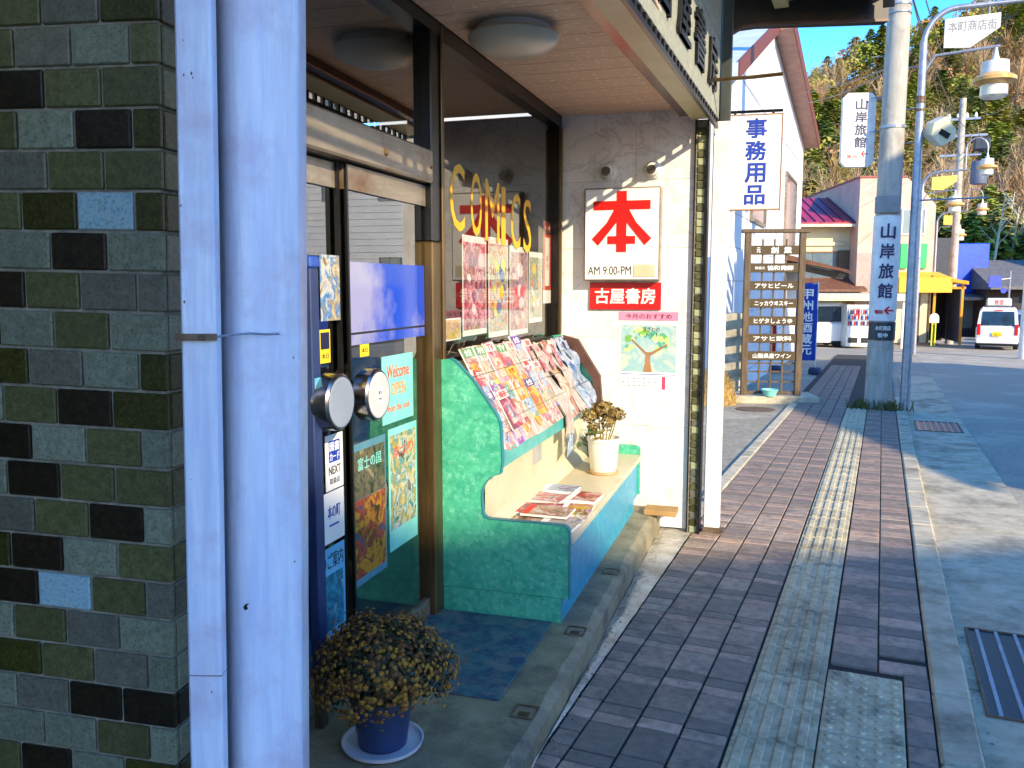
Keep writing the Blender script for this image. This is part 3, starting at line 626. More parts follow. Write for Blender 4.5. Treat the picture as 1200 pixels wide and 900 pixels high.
# things stuck to the glass doors
DX = -.0125
def door_paper(label, y0, y1, z0, z1, m, name='notice', cat='notice'):
    t = thing(name, label, cat, G(DX, (y0+y1)/2, (z0+z1)/2), RG, 'papers and stickers on the glass doors'); w2, h2 = (y1-y0)/2, (z1-z0)/2
    part('paper', MB().box(-.0008, .0, -w2, w2, -h2, h2), m, t); return t, w2, h2
M_aqua = pm('aqua_paper', '8ED8C8', '7ACCBC', rough=.4, scale=5)
t, a, b = door_paper('pale aqua welcome open notice on the right door', -.58, -.27, 1.025, 1.31, M_aqua)
for s_, zz, hh, cc in (('Welcome', .075, .055, 'E0603C'), ('OPEN', .0, .05, 'EC9858'), ('from the soul', -.08, .03, 'E0785C')): txt(s_, .22 if s_ != 'OPEN' else .15, hh, pm('ink'+cc, cc), t, (.0, 0, zz), Y, Z, .001, .01)
t, a, b = door_paper('green landscape festival poster low on the right door', -.53, -.24, .47, 1.0, M_aqua, 'poster', 'poster')
part('printed_picture', MB().box(0, .001, -a+.015, a-.015, -b+.09, b-.03), pr_('green', 10), t); txt('まつり', .2, .05, pm('ink_o', 'D86040'), t, (.001, 0, .16), Y, Z, .001, .01)
t, a, b = door_paper('dark orange photo poster on the right door beside the stile', -.85, -.56, .42, .99, pm('poster_blue_edge', '5A8898', '4A7888', rough=.4), 'poster', 'poster')
part('printed_picture', MB().box(0, .001, -a+.01, a-.01, -b+.03, .06), printmat('print_autumn', ['3A2008', 'D07818', 'E8A020', '803010', 'D84828', '205878'], 9), t); part('printed_photo', MB().box(0, .001, -a+.01, a-.01, .062, b-.03), printmat('print_hills', ['1C2A20', '4A5838', '8A7850', '304048', 'B0A070'], 9), t)
txt('富士の国', .2, .05, M_aqua, t, (.001, -.0, .2), Y, Z, .001)
t, a, b = door_paper('white and navy book card sticker reading NEXT on the left door', -1.05, -.92, .855, 1.06, M_paper, 'sticker', 'sticker')
part('logo_panel', MB().box(0, .001, -.04, .04, .0, .08), M_blue, t); txt('図書', .07, .035, M_wlet, t, (.001, 0, .058), Y, Z, .0005, .01); txt('カード', .07, .028, M_wlet, t, (.001, 0, .02), Y, Z, .0005, .01); txt('NEXT', .085, .03, M_ink, t, (0, 0, -.03), Y, Z, .001, .01); txt('取扱店', .075, .022, M_ink, t, (0, 0, -.07), Y, Z, .001)
t, a, b = door_paper('white card with small blue logo on the left door', -1.075, -.92, .66, .85, M_paper, 'sticker', 'sticker')
txt('本の町', .09, .05, M_blue, t, (0, 0, .02), Y, Z, .001, .01); part('blue_line', MB().box(0, .001, -.035, .035, -.035, -.028), M_blue, t)
t, a, b = door_paper('pale blue guidance notice lowest on the left door', -1.11, -.925, .30, .645, pm('blue_paper', '6FB4D0', '5AA4C4', rough=.4), 'notice', 'notice')
txt('のご案内', .16, .06, M_ink, t, (0, 0, .12), Y, Z, .001); part('printed_photo', MB().box(0, .001, -.075, .075, -.14, .07), printmat('print_sea', ['2888A8', '48B0C8', '186888', '90D0D8'], 8), t)
for k_, (y0, lab) in enumerate(((-1.07, 'small yellow and navy sticker above the left handle'), (-.765, 'small yellow and navy sticker above the right handle'))):
    t, a, b = door_paper(lab, y0, y0+.075, 1.325, 1.445, pm('sticker_yellow', 'F0D020', 'E8C818', rough=.4), 'sticker', 'sticker')
    part('navy_panel', MB().box(0, .001, -.03, .03, -.01, .05), pm('navy_ink', '1A1840', '161438', rough=.4), t); txt('本日', .045, .02, M_ink, t, (0, 0, -.035), Y, Z, .001)
t, a, b = door_paper('crinkled gold and blue foil packet taped on the left door', -1.055, -.915, 1.475, 1.71, printmat('foil', ['F0E8C8', 'C8B070', '3890D0', 'F8F0D8', '907848'], 10, .15), 'foil_packet', 'packet')
t = tag(ob('blue_reflection', MB().box(-.011, -.0095, -.865, -.14, 1.375, 1.69).box(-.011, -.0095, -.14, -.139, 1.375, 1.38).mesh(None), None, G(0, 0, 0), (0, 0, RG)), 'wide blue painted reflection across the glass of the right door', 'painted reflection')  # street reflection in the door glass, painted as a lilac to blue band
t.data.materials.clear(); t.data.materials.append(pm('blue_reflection', '1C48B8', '9A98B4', rough=.08, scale=.9, lo=.44, hi=.56))
part('reflection_line', MB().box(-.0095, -.0085, -.865, -.14, 1.415, 1.423), M_black, t)
t = thing('door_side_box', 'tall narrow navy box with lighter blue cap at the left of the glass doors', 'sign box', G(.03, -1.16, 0), RG)
part('box_body', MB().bbox(-.02, .016, -.06, -.005, .22, 1.66, .004), pm('navy_metal', '2C3C66', '243258', rough=.35), t); part('box_cap', MB().bbox(-.024, .020, -.063, -.002, 1.66, 1.70, .006), pm('blue_cap', '2A50A8', '20469A', rough=.35), t)
part('box_label', MB().box(.0162, .017, -.05, -.012, 1.19, 1.29), pm('blue_paper', ''), t)
part('foot', MB().box(-.018, .012, -.05, -.01, FL, .22), pm('dark_foot', '5A4A3A', '3E3024', rough=.7), t)
# shelves inside the shop that show through the door
t = thing('book_shelf', 'dim book shelf inside the shop seen through the glass doors', 'bookshelf', G(-1.0, -1.2, FL), RG)
for k_ in range(5): part('shelf_board', MB().box(-.3, 0, -.9, 1.9, .02+k_*.42, .045+k_*.42), M_brown, t)
q = random.Random(8)
for k_ in range(4):
    y = -.88
    while y < 1.85:
        th = q.uniform(.02, .05); hh = q.uniform(.2, .32)
        part('book', MB().box(-.2, -.02-q.uniform(0, .03), y, y+th, .047+k_*.42, .047+k_*.42+hh), pm('spine_%d' % q.randrange(7), ['5A2A22', '2A4050', '6A5A2A', '3A4A30', '6A6258', '40304A', '704028'][q.randrange(7)], rough=.5, scale=4), t) if y < 20 and (k_ < 4 and y > -.3) else None
        y += th+.004 if k_ % 2 else th+.03

# ------------------------------------------------------------------ magazine stand
cab = thing('magazine_stand', 'teal laminate magazine stand with sloping rack and cream counter before the shop window', 'magazine rack', G(0, .0, 0), RG)
def arc_pts(cx, cz, r, a0, a1, n=6): return [(cx+r*cos(a0+(a1-a0)*i/n), cz+r*sin(a0+(a1-a0)*i/n)) for i in range(n+1)]
prof = [(.012, .165), (.012, 1.255), (.075, 1.262)]+[(.10, 1.25), (.185, 1.165), (.298, 1.01), (.318, .97), (.328, .80)]+arc_pts(.34, .62, .115, radians(100), radians(180), 6)[0:]+arc_pts(.265, .545, .035, radians(180), radians(270), 5)+[(.60, .508)]+arc_pts(.62, .478, .03, radians(90), radians(0), 5)+[(.65, .165)]
part('side_panel', MB().prism(prof, -.04, -.012, 'y'), M_teal, cab)
eb = MB().prism(prof, -.0425, -.040, 'y')
def band(prof, y0, y1, wd=.004):
    m = MB(); P = [Vector((a, b)) for a, b in prof]
    for i in range(len(P)-1):
        d = (P[i+1]-P[i]); 
        if d.length < 1e-5: continue
        nrm = Vector((-d.y, d.x)).normalized()*wd; m.prism([tuple(P[i]), tuple(P[i+1]), tuple(P[i+1]+nrm), tuple(P[i]+nrm)], y0, y1, 'y')
    return m
part('edge_band', band(prof[2:], -.0425, -.010), M_tedge, cab)
part('side_kick_panel', MB().bbox(.012, .612, -.034, -.014, FL, .162, .001), M_teal, cab)
part('far_side_panel', MB().prism([(a, b) for a, b in prof], 2.04, 2.065, 'y'), M_teal, cab)
fp = [(.012, 1.0), (.012, 1.245), (.20, 1.23), (.36, .985), (.385, .75), (.35, .75), (.32, .96), (.17, 1.18)]
part('far_edge_panel', MB().prism([(.10, 1.262), (.21, 1.235), (.37, .985), (.39, .74), (.33, .74), (.32, .96), (.17, 1.17)], 2.0, 2.045, 'y'), pm('brown_edge', '5A3A2E', '482C22', rough=.5), cab)
part('counter_top', MB().bbox(.02, .665, -.011, 2.04, .415, .445, .004), M_cream, cab)
part('back_board', MB().box(.235, .25, -.011, 2.038, .445, .80), M_cream, cab)
part('back_board_foot', MB().prism([(.25, .4455), (.32, .4455), (.25, .50)], -.01, 2.038, 'y'), M_cream, cab)
nd = 5
for i in range(nd):
    y0 = -.011+i*(2.05/nd); part('cabinet_door', MB().bbox(.600, .635, y0+.002, y0+2.05/nd-.002, .155, .408, .002), M_tealf, cab)
part('carcass', MB().box(.03, .60, -.01, 2.04, .06, .414), M_dark, cab)
part('front_kick_panel', MB().bbox(.59, .612, -.03, 2.04, FL, .150, .001), M_tealf, cab)
# sloping rack: board from the sill down to the front lip
def slope(t): return (.085+(.318-.085)*t, 1.245+(.80-1.245)*t)
ra = math.atan2(1.245-.80, .318-.085)                               # board angle from horizontal
part('rack_board', MB().prism([(.07, 1.235), (.305, .79), (.318, .797), (.085, 1.245)], -.010, 2.0, 'y'), M_cream, cab)
part('rack_lip', MB().bbox(.306, .33, -.010, 2.0, .755, .835, .003), pm('teal_lip', '4FB0A4', '3E9C94', rough=.3, scale=10), cab)
for k_ in (0.25, .5, .75):
    a, b = slope(k_); part('wire_rail', MB().tube([(a+.035, -.005, b+.045), (a+.035, 1.99, b+.045)], .002, 5), M_steel, cab)
part('under_board', MB().box(.24, .306, -.010, 2.0, .765, .785), M_cream, cab)
# magazines on the rack
tiers = [('top', .03), ('second', .27), ('third', .50), ('lowest', .75)]
ordn = ['first', 'second', 'third', 'fourth', 'fifth', 'sixth', 'seventh', 'eighth', 'ninth', 'tenth']
pals = [['cream', 'yellow', 'pink', 'red', 'cream', 'blue', 'pink'], ['pink', 'purple', 'cream', 'orange', 'red', 'mauve', 'cream'], ['cream', 'pink', 'red', 'green', 'orange', 'cream', 'mauve'], ['red', 'purple', 'cream', 'news', 'cream', 'news']]
mrnd = random.Random(12)
cname = {'cream': 'cream and tan', 'news': 'pale newsprint'}
for ti, (tn, tt) in enumerate(tiers):
    y = .03
    for k_, pal in enumerate(pals[ti]):
        wd = mrnd.uniform(.13, .165) if ti < 3 else (.155 if k_ < 2 else .19)
        hh = mrnd.uniform(.18, .235) if ti < 3 else mrnd.uniform(.25, .28)
        t_ = tt+.46*0; a, b = slope(min(1, tt+.30 if ti < 3 else .98))
        lean = mrnd.uniform(-.05, .05)
        Mg = G(a+.012+.006*(3-ti)*.0+(.0 if ti == 3 else .018)+mrnd.uniform(-.004, .012), y+wd/2, b+.012)
        t = thing('magazine', '%s magazine in the %s rack tier, %s from the near end' % (cname.get(pal, pal), tn, ordn[k_]), 'magazine', Mg, RG, 'magazines standing in the rack')
        R_ = (0, 0, 0)
        # local frame of the leaning cover: up runs along the board
        ux, uz = -cos(ra), sin(ra)
        def mp_(yy, h, o): return (ux*h+uz*o, yy, uz*h-ux*o)
        def slab(y0, y1, h0, h1, o0, o1):
            m = MB(); vs = [mp_(yy, h, o) for o in (o0, o1) for h in (h0, h1) for yy in (y0, y1)]
            return m.add(vs, [(0, 2, 3, 1), (4, 5, 7, 6), (0, 1, 5, 4), (2, 6, 7, 3), (0, 4, 6, 2), (1, 3, 7, 5)])
        part('pages', slab(-wd/2, wd/2, 0, hh, 0, .007), M_paper, t, rot=(lean, 0, 0))
        cv = part('cover', slab(-wd/2, wd/2, 0, hh, .0072, .0085), pr_(pal, mrnd.choice((3, 5, 7))), t, rot=(lean, 0, 0))
        bandc = mrnd.choice(['F2EEE4', 'D8241C', 'F4D428', '3048A0', 'F08CA8', '58A860', '6A38A0', 'F4F0E8'])
        if ti == 3 and k_ < 2: bandc = ['F0901C', '5A30B0'][k_]
        part('title_band', slab(-wd/2+.004, wd/2-.004, hh*.76, hh*.97, .0086, .0092), pm('band_'+bandc, tuple(v*.75 for v in srgb(bandc)), rough=.35, scale=6), cv)
        part('cover_photo', slab(-wd*.28, wd*.34*mrnd.uniform(.6, 1), hh*.12, hh*.6, .0086, .009), pr_(mrnd.choice(['cream', 'blue', 'green', 'news', 'mauve', 'orange']), mrnd.choice((6, 10))), cv)
        ttl = mrnd.choice(['TV', '月刊', '週刊', '女性', '趣味', '釣り', '園芸', '手芸', '旅'])
        if ti == 0 and k_ in (2, 3): ttl = 'TV'
        txt(ttl, wd*.6, hh*.15, M_red if bandc in ('F2EEE4', 'F4D428', 'F4F0E8') else M_wlet, cv, mp_(0, hh*.865, .0092), Y, (ux, 0, uz), .0008, .02)
        y += wd+.006
        if y > 1.12: break
# newspapers and big weeklies draped over the far half of the rack
lay = [('white and pink', 'news'), ('pale red printed', 'cream'), ('cream and rose', 'news'), ('white and sky blue', 'blue'), ('pale blue and white', 'blue')]
for k_, (lab, pal) in enumerate(lay):
    y0 = 1.10+k_*.178; wd = .20
    t = thing('newspaper', '%s newspaper draped over the rack, %s from the magazines' % (lab, ordn[k_]), 'newspaper', G(0, y0+wd/2, 0), RG, 'newspapers draped on the rack')
    m = MB(); n_ = 14; L_ = (1.12, 1.02, 1.0, 1.0, .98)[k_]
    for i in range(n_+1):
        tt = i/n_*L_
        a, b = slope(min(tt, 1.0)); 
        if tt > 1: a += .0; b -= (tt-1)*.9
        sg = .016*sin(i*.8+k_)+.026
        for j in range(5):
            u = j/4-.5; m.v.append((a+sg+.01*sin(i*1.1+j*1.3+k_)+.012, u*wd+(i/n_-.5)*-.05*(-1), b+.012+.008*cos(j*2+i)))
    for i in range(n_):
        for j in range(4): m.f.append((i*5+j, (i+1)*5+j, (i+1)*5+j+1, i*5+j+1)); m.m.append(0)
    N0 = len(m.v); m.v += [(a-.006, b, c-.004) for a, b, c in m.v]
    m.f += [tuple(q_+N0 for q_ in f[::-1]) for f in m.f]; m.m += [0]*(len(m.f)-len(m.m))
    m.add([m.v[i] for i in (0, 4, N0+4, N0)], [(0, 1, 2, 3)])
    part('folded_sheets', m, pr_(pal, 4), t, smooth=True)
    part('print_strip', MB().box(0, .0012, -wd*.3, wd*.1, 0, .16), pr_('pink' if k_ < 3 else 'blue', 20), t, loc=(slope(.35)[0]+.052, 0, slope(.35)[1]+.0), rot=(0, -(pi/2-ra), 0))
t = thing('newspaper', 'single blue and white leaflet hanging below the rack lip', 'leaflet', G(.335, 1.31, .70), RG)
part('sheet', MB().prism([(-.10, -.13), (.05, -.10), (.02, .13), (-.02, .14)], 0, .003, 'x'), pr_('blue', 8), t)
t = thing('notice', 'grey paper hanging on the cream board under the rack', 'notice', G(.2505, .84, .685), RG)
part('paper', MB().box(0, .002, -.09, .09, -.08, .09), pm('grey_paper', 'A8A49C', '9C9890', rough=.6), t)
# flat magazines on the counter
fl = [(.37, .16, .27, .21, 'cream', 'worn tan magazine lying on the counter at the near inner corner'), (.55, .17, .19, .25, 'news', 'pale magazine lying on the counter edge at the near end'), (.38, .40, .25, .20, 'pink', 'pink and blue magazine lying on the counter near the board'), (.565, .45, .17, .22, 'orange', 'orange and cream magazine lying on the counter edge, second row'), (.36, .64, .22, .19, 'mauve', 'mauve magazine lying on the counter near the board, third row'), (.555, .70, .17, .20, 'red', 'red and white magazine lying on the counter edge, third row'), (.46, .30, .24, .18, 'cream', 'brown printed magazine lying across two others in the middle'), (.38, .86, .20, .15, 'blue', 'blue and white magazine lying nearest the white flower pot')]
for k_, (x, y, wx, wy, pal, lab) in enumerate(fl):
    t = thing('magazine', lab, 'magazine', G(x, y, .4455+(.02 if k_ == 6 else 0)+.0004*k_), RG+random.uniform(-.16, .16), 'magazines lying flat on the counter')
    part('pages', MB().bbox(-wx/2, wx/2, -wy/2, wy/2, 0, .012+.003*(k_ % 3), .002), M_paper, t)
    cv = part('cover', MB().box(-wx/2, wx/2, -wy/2, wy/2, .0125+.003*(k_ % 3), .0135+.003*(k_ % 3)), pr_(pal, 6), t)
    part('title_band', MB().box(-wx/2+.004, -wx/2+.04, -wy/2+.006, wy/2-.006, .014+.003*(k_ % 3), .0146+.003*(k_ % 3)), M_wlet if k_ % 2 else M_red, cv)
t = thing('clear_pouch', 'crumpled clear plastic pouch on the front edge of the counter', 'plastic bag', G(.625, .32, .446), RG)
m = MB(); q = random.Random(4)
for i in range(6):
    for j in range(10): m.v.append((-.035+i*.014, -.14+j*.03, .006+q.uniform(0, .022)))
for i in range(5):
    for j in range(9): m.f.append((i*10+j, i*10+j+1, (i+1)*10+j+1, (i+1)*10+j)); m.m.append(0)
part('film', m, glassmat('clear_plastic', (.92, .92, .9), .25, .1), t)

# white pot with dried flower heads
pp = thing('flower_pot', 'white pot of dried brown hydrangea heads on the counter', 'flower pot', G(.52, 1.40, .4455), RG)
part('pot', MB().lathe([(.076, 0), (.080, .006), (.098, .20), (.104, .205), (.104, .225), (.097, .225), (.092, .20)], n=40), pm('ivory_plastic', 'E6E0CE', 'DDD6C2', rough=.35, scale=3), pp, smooth=True)
part('saucer', MB().lathe([(.09, 0), (.094, .004), (.094, .016), (.088, .018)], n=36), pm('stained_saucer', 'B89468', 'A88458', rough=.5), pp, smooth=True)
part('soil', MB().lathe([(.09, .19), (.09, .197)], n=24), M_soil, pp)
q = random.Random(11); M_hy = pm('dried_petals', '8A7430', '5A4420', rough=.8, scale=60, rnd=.0, dirt='A89050', dscale=60); M_stem = pm('dry_stem', '8A7A40', '6A5A2C', rough=.8)
for k_, (x, y, z, r_) in enumerate(((-.085, -.02, .36, .062), (-.01, .01, .40, .075), (.08, -.01, .37, .062), (.035, -.06, .33, .05), (-.045, .06, .37, .06), (.05, .07, .37, .055), (-.05, -.07, .30, .04))):
    part('stem', MB().tube([(x*.4, y*.4, .19), (x*.8, y*.8, z-.09), (x, y, z-.02)], .004, 6), M_stem, pp)
    m = MB()
    for i in range(210):
        v = Vector((q.gauss(0, 1), q.gauss(0, 1), q.gauss(0, 1))).normalized(); rr_ = r_*q.uniform(.72, 1.03); p = Vector((x, y, z))+Vector((v.x*rr_, v.y*rr_, v.z*rr_*.72)); a = v.orthogonal().normalized()*r_*.14; b = v.cross(a).normalized()*r_*.14
        tl = v*q.uniform(-.006, .006); m.quad(p-a+tl, p-b, p+a-tl, p+b)
    part('dried_flower_head', m, M_hy, pp, kind=None)
m = MB()
for i in range(26):
    a = q.uniform(0, 6.28); r_ = q.uniform(.03, .1); z = q.uniform(.22, .30); d_ = Vector((cos(a), sin(a), q.uniform(-.6, .2)))*.05; s_ = d_.cross(Vector((0, 0, 1))).normalized()*.015; p = Vector((r_*cos(a), r_*sin(a), z)); m.quad(p, p+d_*.5+s_, p+d_, p+d_*.5-s_)
part('dry_leaf', m, M_stem, pp)
tag(ob('potted_plant', MB().lathe([(.04, 0), (.05, .07), (.046, .07), (.04, .06)], n=16).mesh(M_pot, True), None, G(.36, 1.88, .4455)), 'small plant pot with green leaves in the back corner of the counter', 'plant')
gp = bpy.data.objects['potted_plant']; m = MB()
for i in range(60):
    a = q.uniform(0, 6.28); e = q.uniform(.1, 1.4); L_ = q.uniform(.08, .17); d_ = Vector((cos(a)*cos(e), sin(a)*cos(e), sin(e)))*L_; s_ = d_.cross(Vector((0, 0, 1))).normalized()*.022; p = Vector((0, 0, .06)); m.quad(p+d_*.3, p+d_*.65+s_, p+d_, p+d_*.65-s_)
part('leaf', m, pm('house_plant_leaf', '2E7A3C', '1C5428', rough=.4), gp)

# yellow chrysanthemum
ch_ = thing('chrysanthemum', 'round bush of small yellow chrysanthemums in a blue pot on a white saucer', 'potted plant', (-1.50, 2.355, FL), 0)
part('saucer', MB().lathe([(.10, .001), (.135, .012), (.14, .026), (.134, .026), (.128, .014), (.1, .010)], n=48), pm('saucer_white', 'C8CAD0', 'BCBEC6', rough=.35), ch_, smooth=True)
part('pot', MB().lathe([(.078, .012), (.082, .014), (.102, .165), (.109, .17), (.109, .192), (.101, .192), (.098, .17)], n=44), M_pot, ch_, smooth=True)
part('soil', MB().lathe([(.098, .165), (.098, .175)], n=24), M_soil, ch_)
q = random.Random(21)
m = MB()
for i in range(40):
    a = q.uniform(0, 6.28); e = q.uniform(.1, 1.5); m.tube([(0, 0, .17), (.12*cos(a)*cos(e), .12*sin(a)*cos(e), .22+.12*sin(e)), (.2*cos(a)*cos(e), .2*sin(a)*cos(e), .26+.17*sin(e))], .0022, 4)
part('stem', m, pm('green_stem', '4A5428', '38401C', rough=.8), ch_, kind='stuff')
def bush_pt(f):
    a = q.uniform(0, 2*pi); u = q.uniform(-.42, 1); rr_ = f*(1+.06*sin(a*3)+.05*sin(a*5+1)+.05*sin(u*7+a*2)); c = math.sqrt(max(0, 1-u*u)); return Vector((.232*c*cos(a)*rr_, .232*c*sin(a)*rr_, .275+.165*u*rr_)), Vector((c*cos(a), c*sin(a), u))
m = MB()
for i in range(2600):
    p, v = bush_pt(q.uniform(.62, .97)); d_ = Vector((q.gauss(0, 1), q.gauss(0, 1), q.gauss(0, 1))).normalized()*.016; s_ = d_.cross(v)
    s_ = (s_.normalized() if s_.length > 1e-4 else Vector((1, 0, 0)))*.006; m.mi = q.randrange(2); m.quad(p-d_, p+s_, p+d_, p-s_)
part('leaves', m, [pm('mum_leaf', '3A4420', '2A3216', rough=.7), pm('mum_leaf_brown', '5A4420', '463216', rough=.8)], ch_, kind='stuff')
fm = []
for c in ('AA7C20', '84581E', '664018'):
    m = MB(); m.lathe([(.0085, 0), (.0095, .003), (.006, .0065), (.001, .0075)], n=7)
    for k_ in range(8):
        a = k_*pi/4; m.quad((.006*cos(a-.3), .006*sin(a-.3), .001), (.0135*cos(a-.15), .0135*sin(a-.15), .0035), (.0135*cos(a+.15), .0135*sin(a+.15), .0035), (.006*cos(a+.3), .006*sin(a+.3), .001))
    fm.append((m, pm('mum_'+c, c, rough=.7, scale=30)))
fl_all = MB(); cnt = 0
meshes = [m.mesh(mt_) for m, mt_ in fm]
for i in range(1500):
    p, v = bush_pt(q.uniform(.95, 1.05) if q.random() < .85 else q.uniform(1.04, 1.16)); kk = q.choices([0, 1, 2], [.42, .36, .22])[0]; rq = v.to_track_quat('Z', 'Y')
    front = v.x*.4-v.y*.92 > .15
    if front and cnt < 300:
        o = ob('flower', meshes[kk], ch_, p); o.rotation_euler = rq.to_euler(); s0 = q.uniform(.38, .78); o.scale = (s0, s0, s0); cnt += 1
    else:
        fl_all.mi = kk; s0 = q.uniform(.38, .75); fl_all.add([tuple(p+rq @ (Vector(vv)*s0)) for vv in fm[kk][0].v], fm[kk][0].f)
part('flowers', fl_all, [f[1] for f in fm], ch_, kind='stuff')
# ------------------------------------------------------------------ sign beyond the shop, arcade roof
def at(px, py, D):
    """point of the place seen at photo pixel (px, py), D metres in front of the camera (survey helper)"""
    a = (px-600)/1000; b = (450-py)/1000; fx = Vector((cos(TH), sin(TH), 0)); f0 = Vector((-sin(TH), cos(TH), 0))
    f = Vector((cos(PT)*f0.x, cos(PT)*f0.y, -sin(PT))); u = Vector((sin(PT)*f0.x, sin(PT)*f0.y, cos(PT)))
    return Vector((0, 0, H))+D*(a*fx+b*u+f)
RS = radians(10)
p = at(882, 190, 6.5); t = thing('office_supplies_sign', 'white hanging panel with blue vertical Japanese characters beyond the shop corner', 'sign', p, RS)
part('panel', MB().bbox(-.205, .205, -.02, .02, -.355, .345, .004), pm('sign_cream', 'EFE9DA', 'E4DCCA', rough=.4, scale=3), t)
part('sign_frame', MB().box(-.212, -.205, -.024, .024, -.362, .352).box(.205, .212, -.024, .024, -.362, .352).box(-.205, .205, -.024, .024, -.362, -.355).box(-.205, .205, -.024, .024, .345, .352), pm('rusty_cream', 'B0805A', '9A6A48', rough=.6, scale=20), t)
vtxt('事務用品', .145, .66, M_blue, t, (.02, -.02, -.0), X, Z, .002, .025); vtxt('事務用品', .145, .66, M_blue, t, (-.02, .02, -.0), NX, Z, .002, .025)
part('hanger', MB().tube([(-.30, 0, .375), (.21, 0, .375)], .011, 8), M_dark, t)
for x in (-.14, .14): part('hook', MB().box(x-.01, x+.01, -.012, .012, .345, .375), M_dark, t)
ar = thing('arcade_roof', 'brown steel arcade roof over the pavement with curved bracket and cream beams', 'arcade roof', (0, 0, 0), 0)
M_ab = pm('arcade_brown', '3E3226', '2C231A', rough=.5, scale=8); M_ac = pm('arcade_cream', 'C8B87C', 'B0A068', rough=.5, scale=5)
part('deck', MB().prism([(-1.05, 1.2), (-.02, 1.2), (-.05, 7.35), (-1.2, 6.85)], 3.80, 3.86, 'z'), M_ab, ar)
part('outer_gutter', MB().box(-.1, -.02, 1.2, 7.2, 3.66, 3.80), M_ab, ar)
e0, e1 = Vector((-1.22, 6.83, 0)), Vector((-.06, 7.35, 0)); ed = (e1-e0).normalized(); en = Vector((-ed.y, ed.x, 0)); ez = math.atan2(ed.y, ed.x); el = (e1-e0).length
pf = [(0, 3.0), (.012, 3.30), (.03, 3.42), (.08, 3.50), (.16, 3.548), (.28, 3.565), (el, 3.60), (el, 3.80), (0, 3.80)]
part('end_beam', MB().prism([(a-.0, b) for a, b in pf], 0, .08, 'y'), M_ab, ar, loc=e0, rot=(0, 0, ez), smooth=False)
part('beam_lip', band(pf[:7], -.01, .09, .02), pm('arcade_lip', '6A4836', '543626', rough=.5), ar, loc=e0, rot=(0, 0, ez))
part('cream_beam', MB().box(-.84, -.74, 5.2, 6.88, 3.655, 3.74), M_ac, ar); part('cream_beam', MB().box(-.74, -.3, 6.78, 6.84, 3.69, 3.78), M_ac, ar)
part('arcade_post', MB().box(-1.24, -1.20, 6.80, 6.88, -.14, 3.8), M_ab, ar)

# ------------------------------------------------------------------ lattice sign board of the neighbour
BW, BH = .98, 2.68
p0 = Vector((-2.13, 14.58, gz(14.6)+.09)); RL = radians(19)
t = thing('lattice_sign', 'weathered wooden lattice board with white lettered name planks on a low concrete base', 'sign board', p0, RL)
part('base_slab', MB().bbox(-.5, 1.25, -.22, .5, -.14, 0, .02), M_conc, t)
part('post', MB().bbox(0, .10, -.05, .05, 0, BH, .006), M_wood, t); part('post', MB().bbox(BW-.10, BW, -.05, .05, 0, BH, .006), M_wood, t)
part('cap_board', MB().bbox(-.05, BW+.06, -.07, .07, BH, BH+.06, .006), M_wood, t)
L_t = ['創業', '協和発酵', 'アサヒビール', 'ニッカウヰスキー', 'ヒゲタしょうゆ', 'アサヒ飲料', '山梨県産ワイン']
zc = 2.40
for i, s_ in enumerate(L_t):
    pl = part('name_plank', MB().bbox(.10, BW-.10, -.03, 0, zc-.075, zc+.075, .004), pm('sign_plank', '54421F', '443418', rough=.7, scale=5, stretch=(.6, 5, 6)), t)
    if i == 0: txt('創', .12, .10, M_wlet, pl, (.48, -.03, zc), X, Z, .003, .02); txt('業', .12, .10, M_wlet, pl, (.69, -.03, zc), X, Z, .003, .02); txt('元', .06, .08, M_wlet, pl, (.22, -.03, zc), X, Z, .003, .02)
    elif i == 1: txt(s_, .42, .075, M_wlet, pl, (.58, -.03, zc), X, Z, .003, .02); txt('製造元', .16, .045, M_wlet, pl, (.25, -.03, zc), X, Z, .003, .01)
    else: txt(s_, .62, .08, M_wlet, pl, (BW/2, -.03, zc), X, Z, .003, .015)
    zc -= .29 if i < 6 else 0
for x in (.295, .485, .675): part('lattice_upright', MB().box(x-.014, x+.014, .002, .022, .05, BH-.1), M_wood, t)
for zz in [.05, .22, .39, .53]: part('lattice_rail', MB().box(.10, BW-.10, .0225, .04, zz-.012, zz+.012), M_wood, t)
part('lower_panel', MB().bbox(.10, BW-.10, -.005, .0015, .02, .05, .002), M_wood, t)
t = thing('water_basin', 'small pale turquoise plastic basin at the foot of the lattice board', 'basin', p0+Vector((.45*cos(RL), .45*sin(RL), 0))+Vector((.05, -.15, .001)), 0)
part('bowl', MB().lathe([(.09, 0), (.13, .10), (.14, .10), (.14, .115), (.12, .11), (.08, .012)], n=24), M_aqua, t, smooth=True)
tag(ob('manhole_cover', MB().lathe([(.3, 0), (.3, .006), (.28, .008)], n=32).mesh(M_rust), None, (-1.75, 13.6, gz(13.6)-.026), (TILT, 0, 0)), 'round rusty manhole cover in the lot before the lattice board', 'manhole cover')
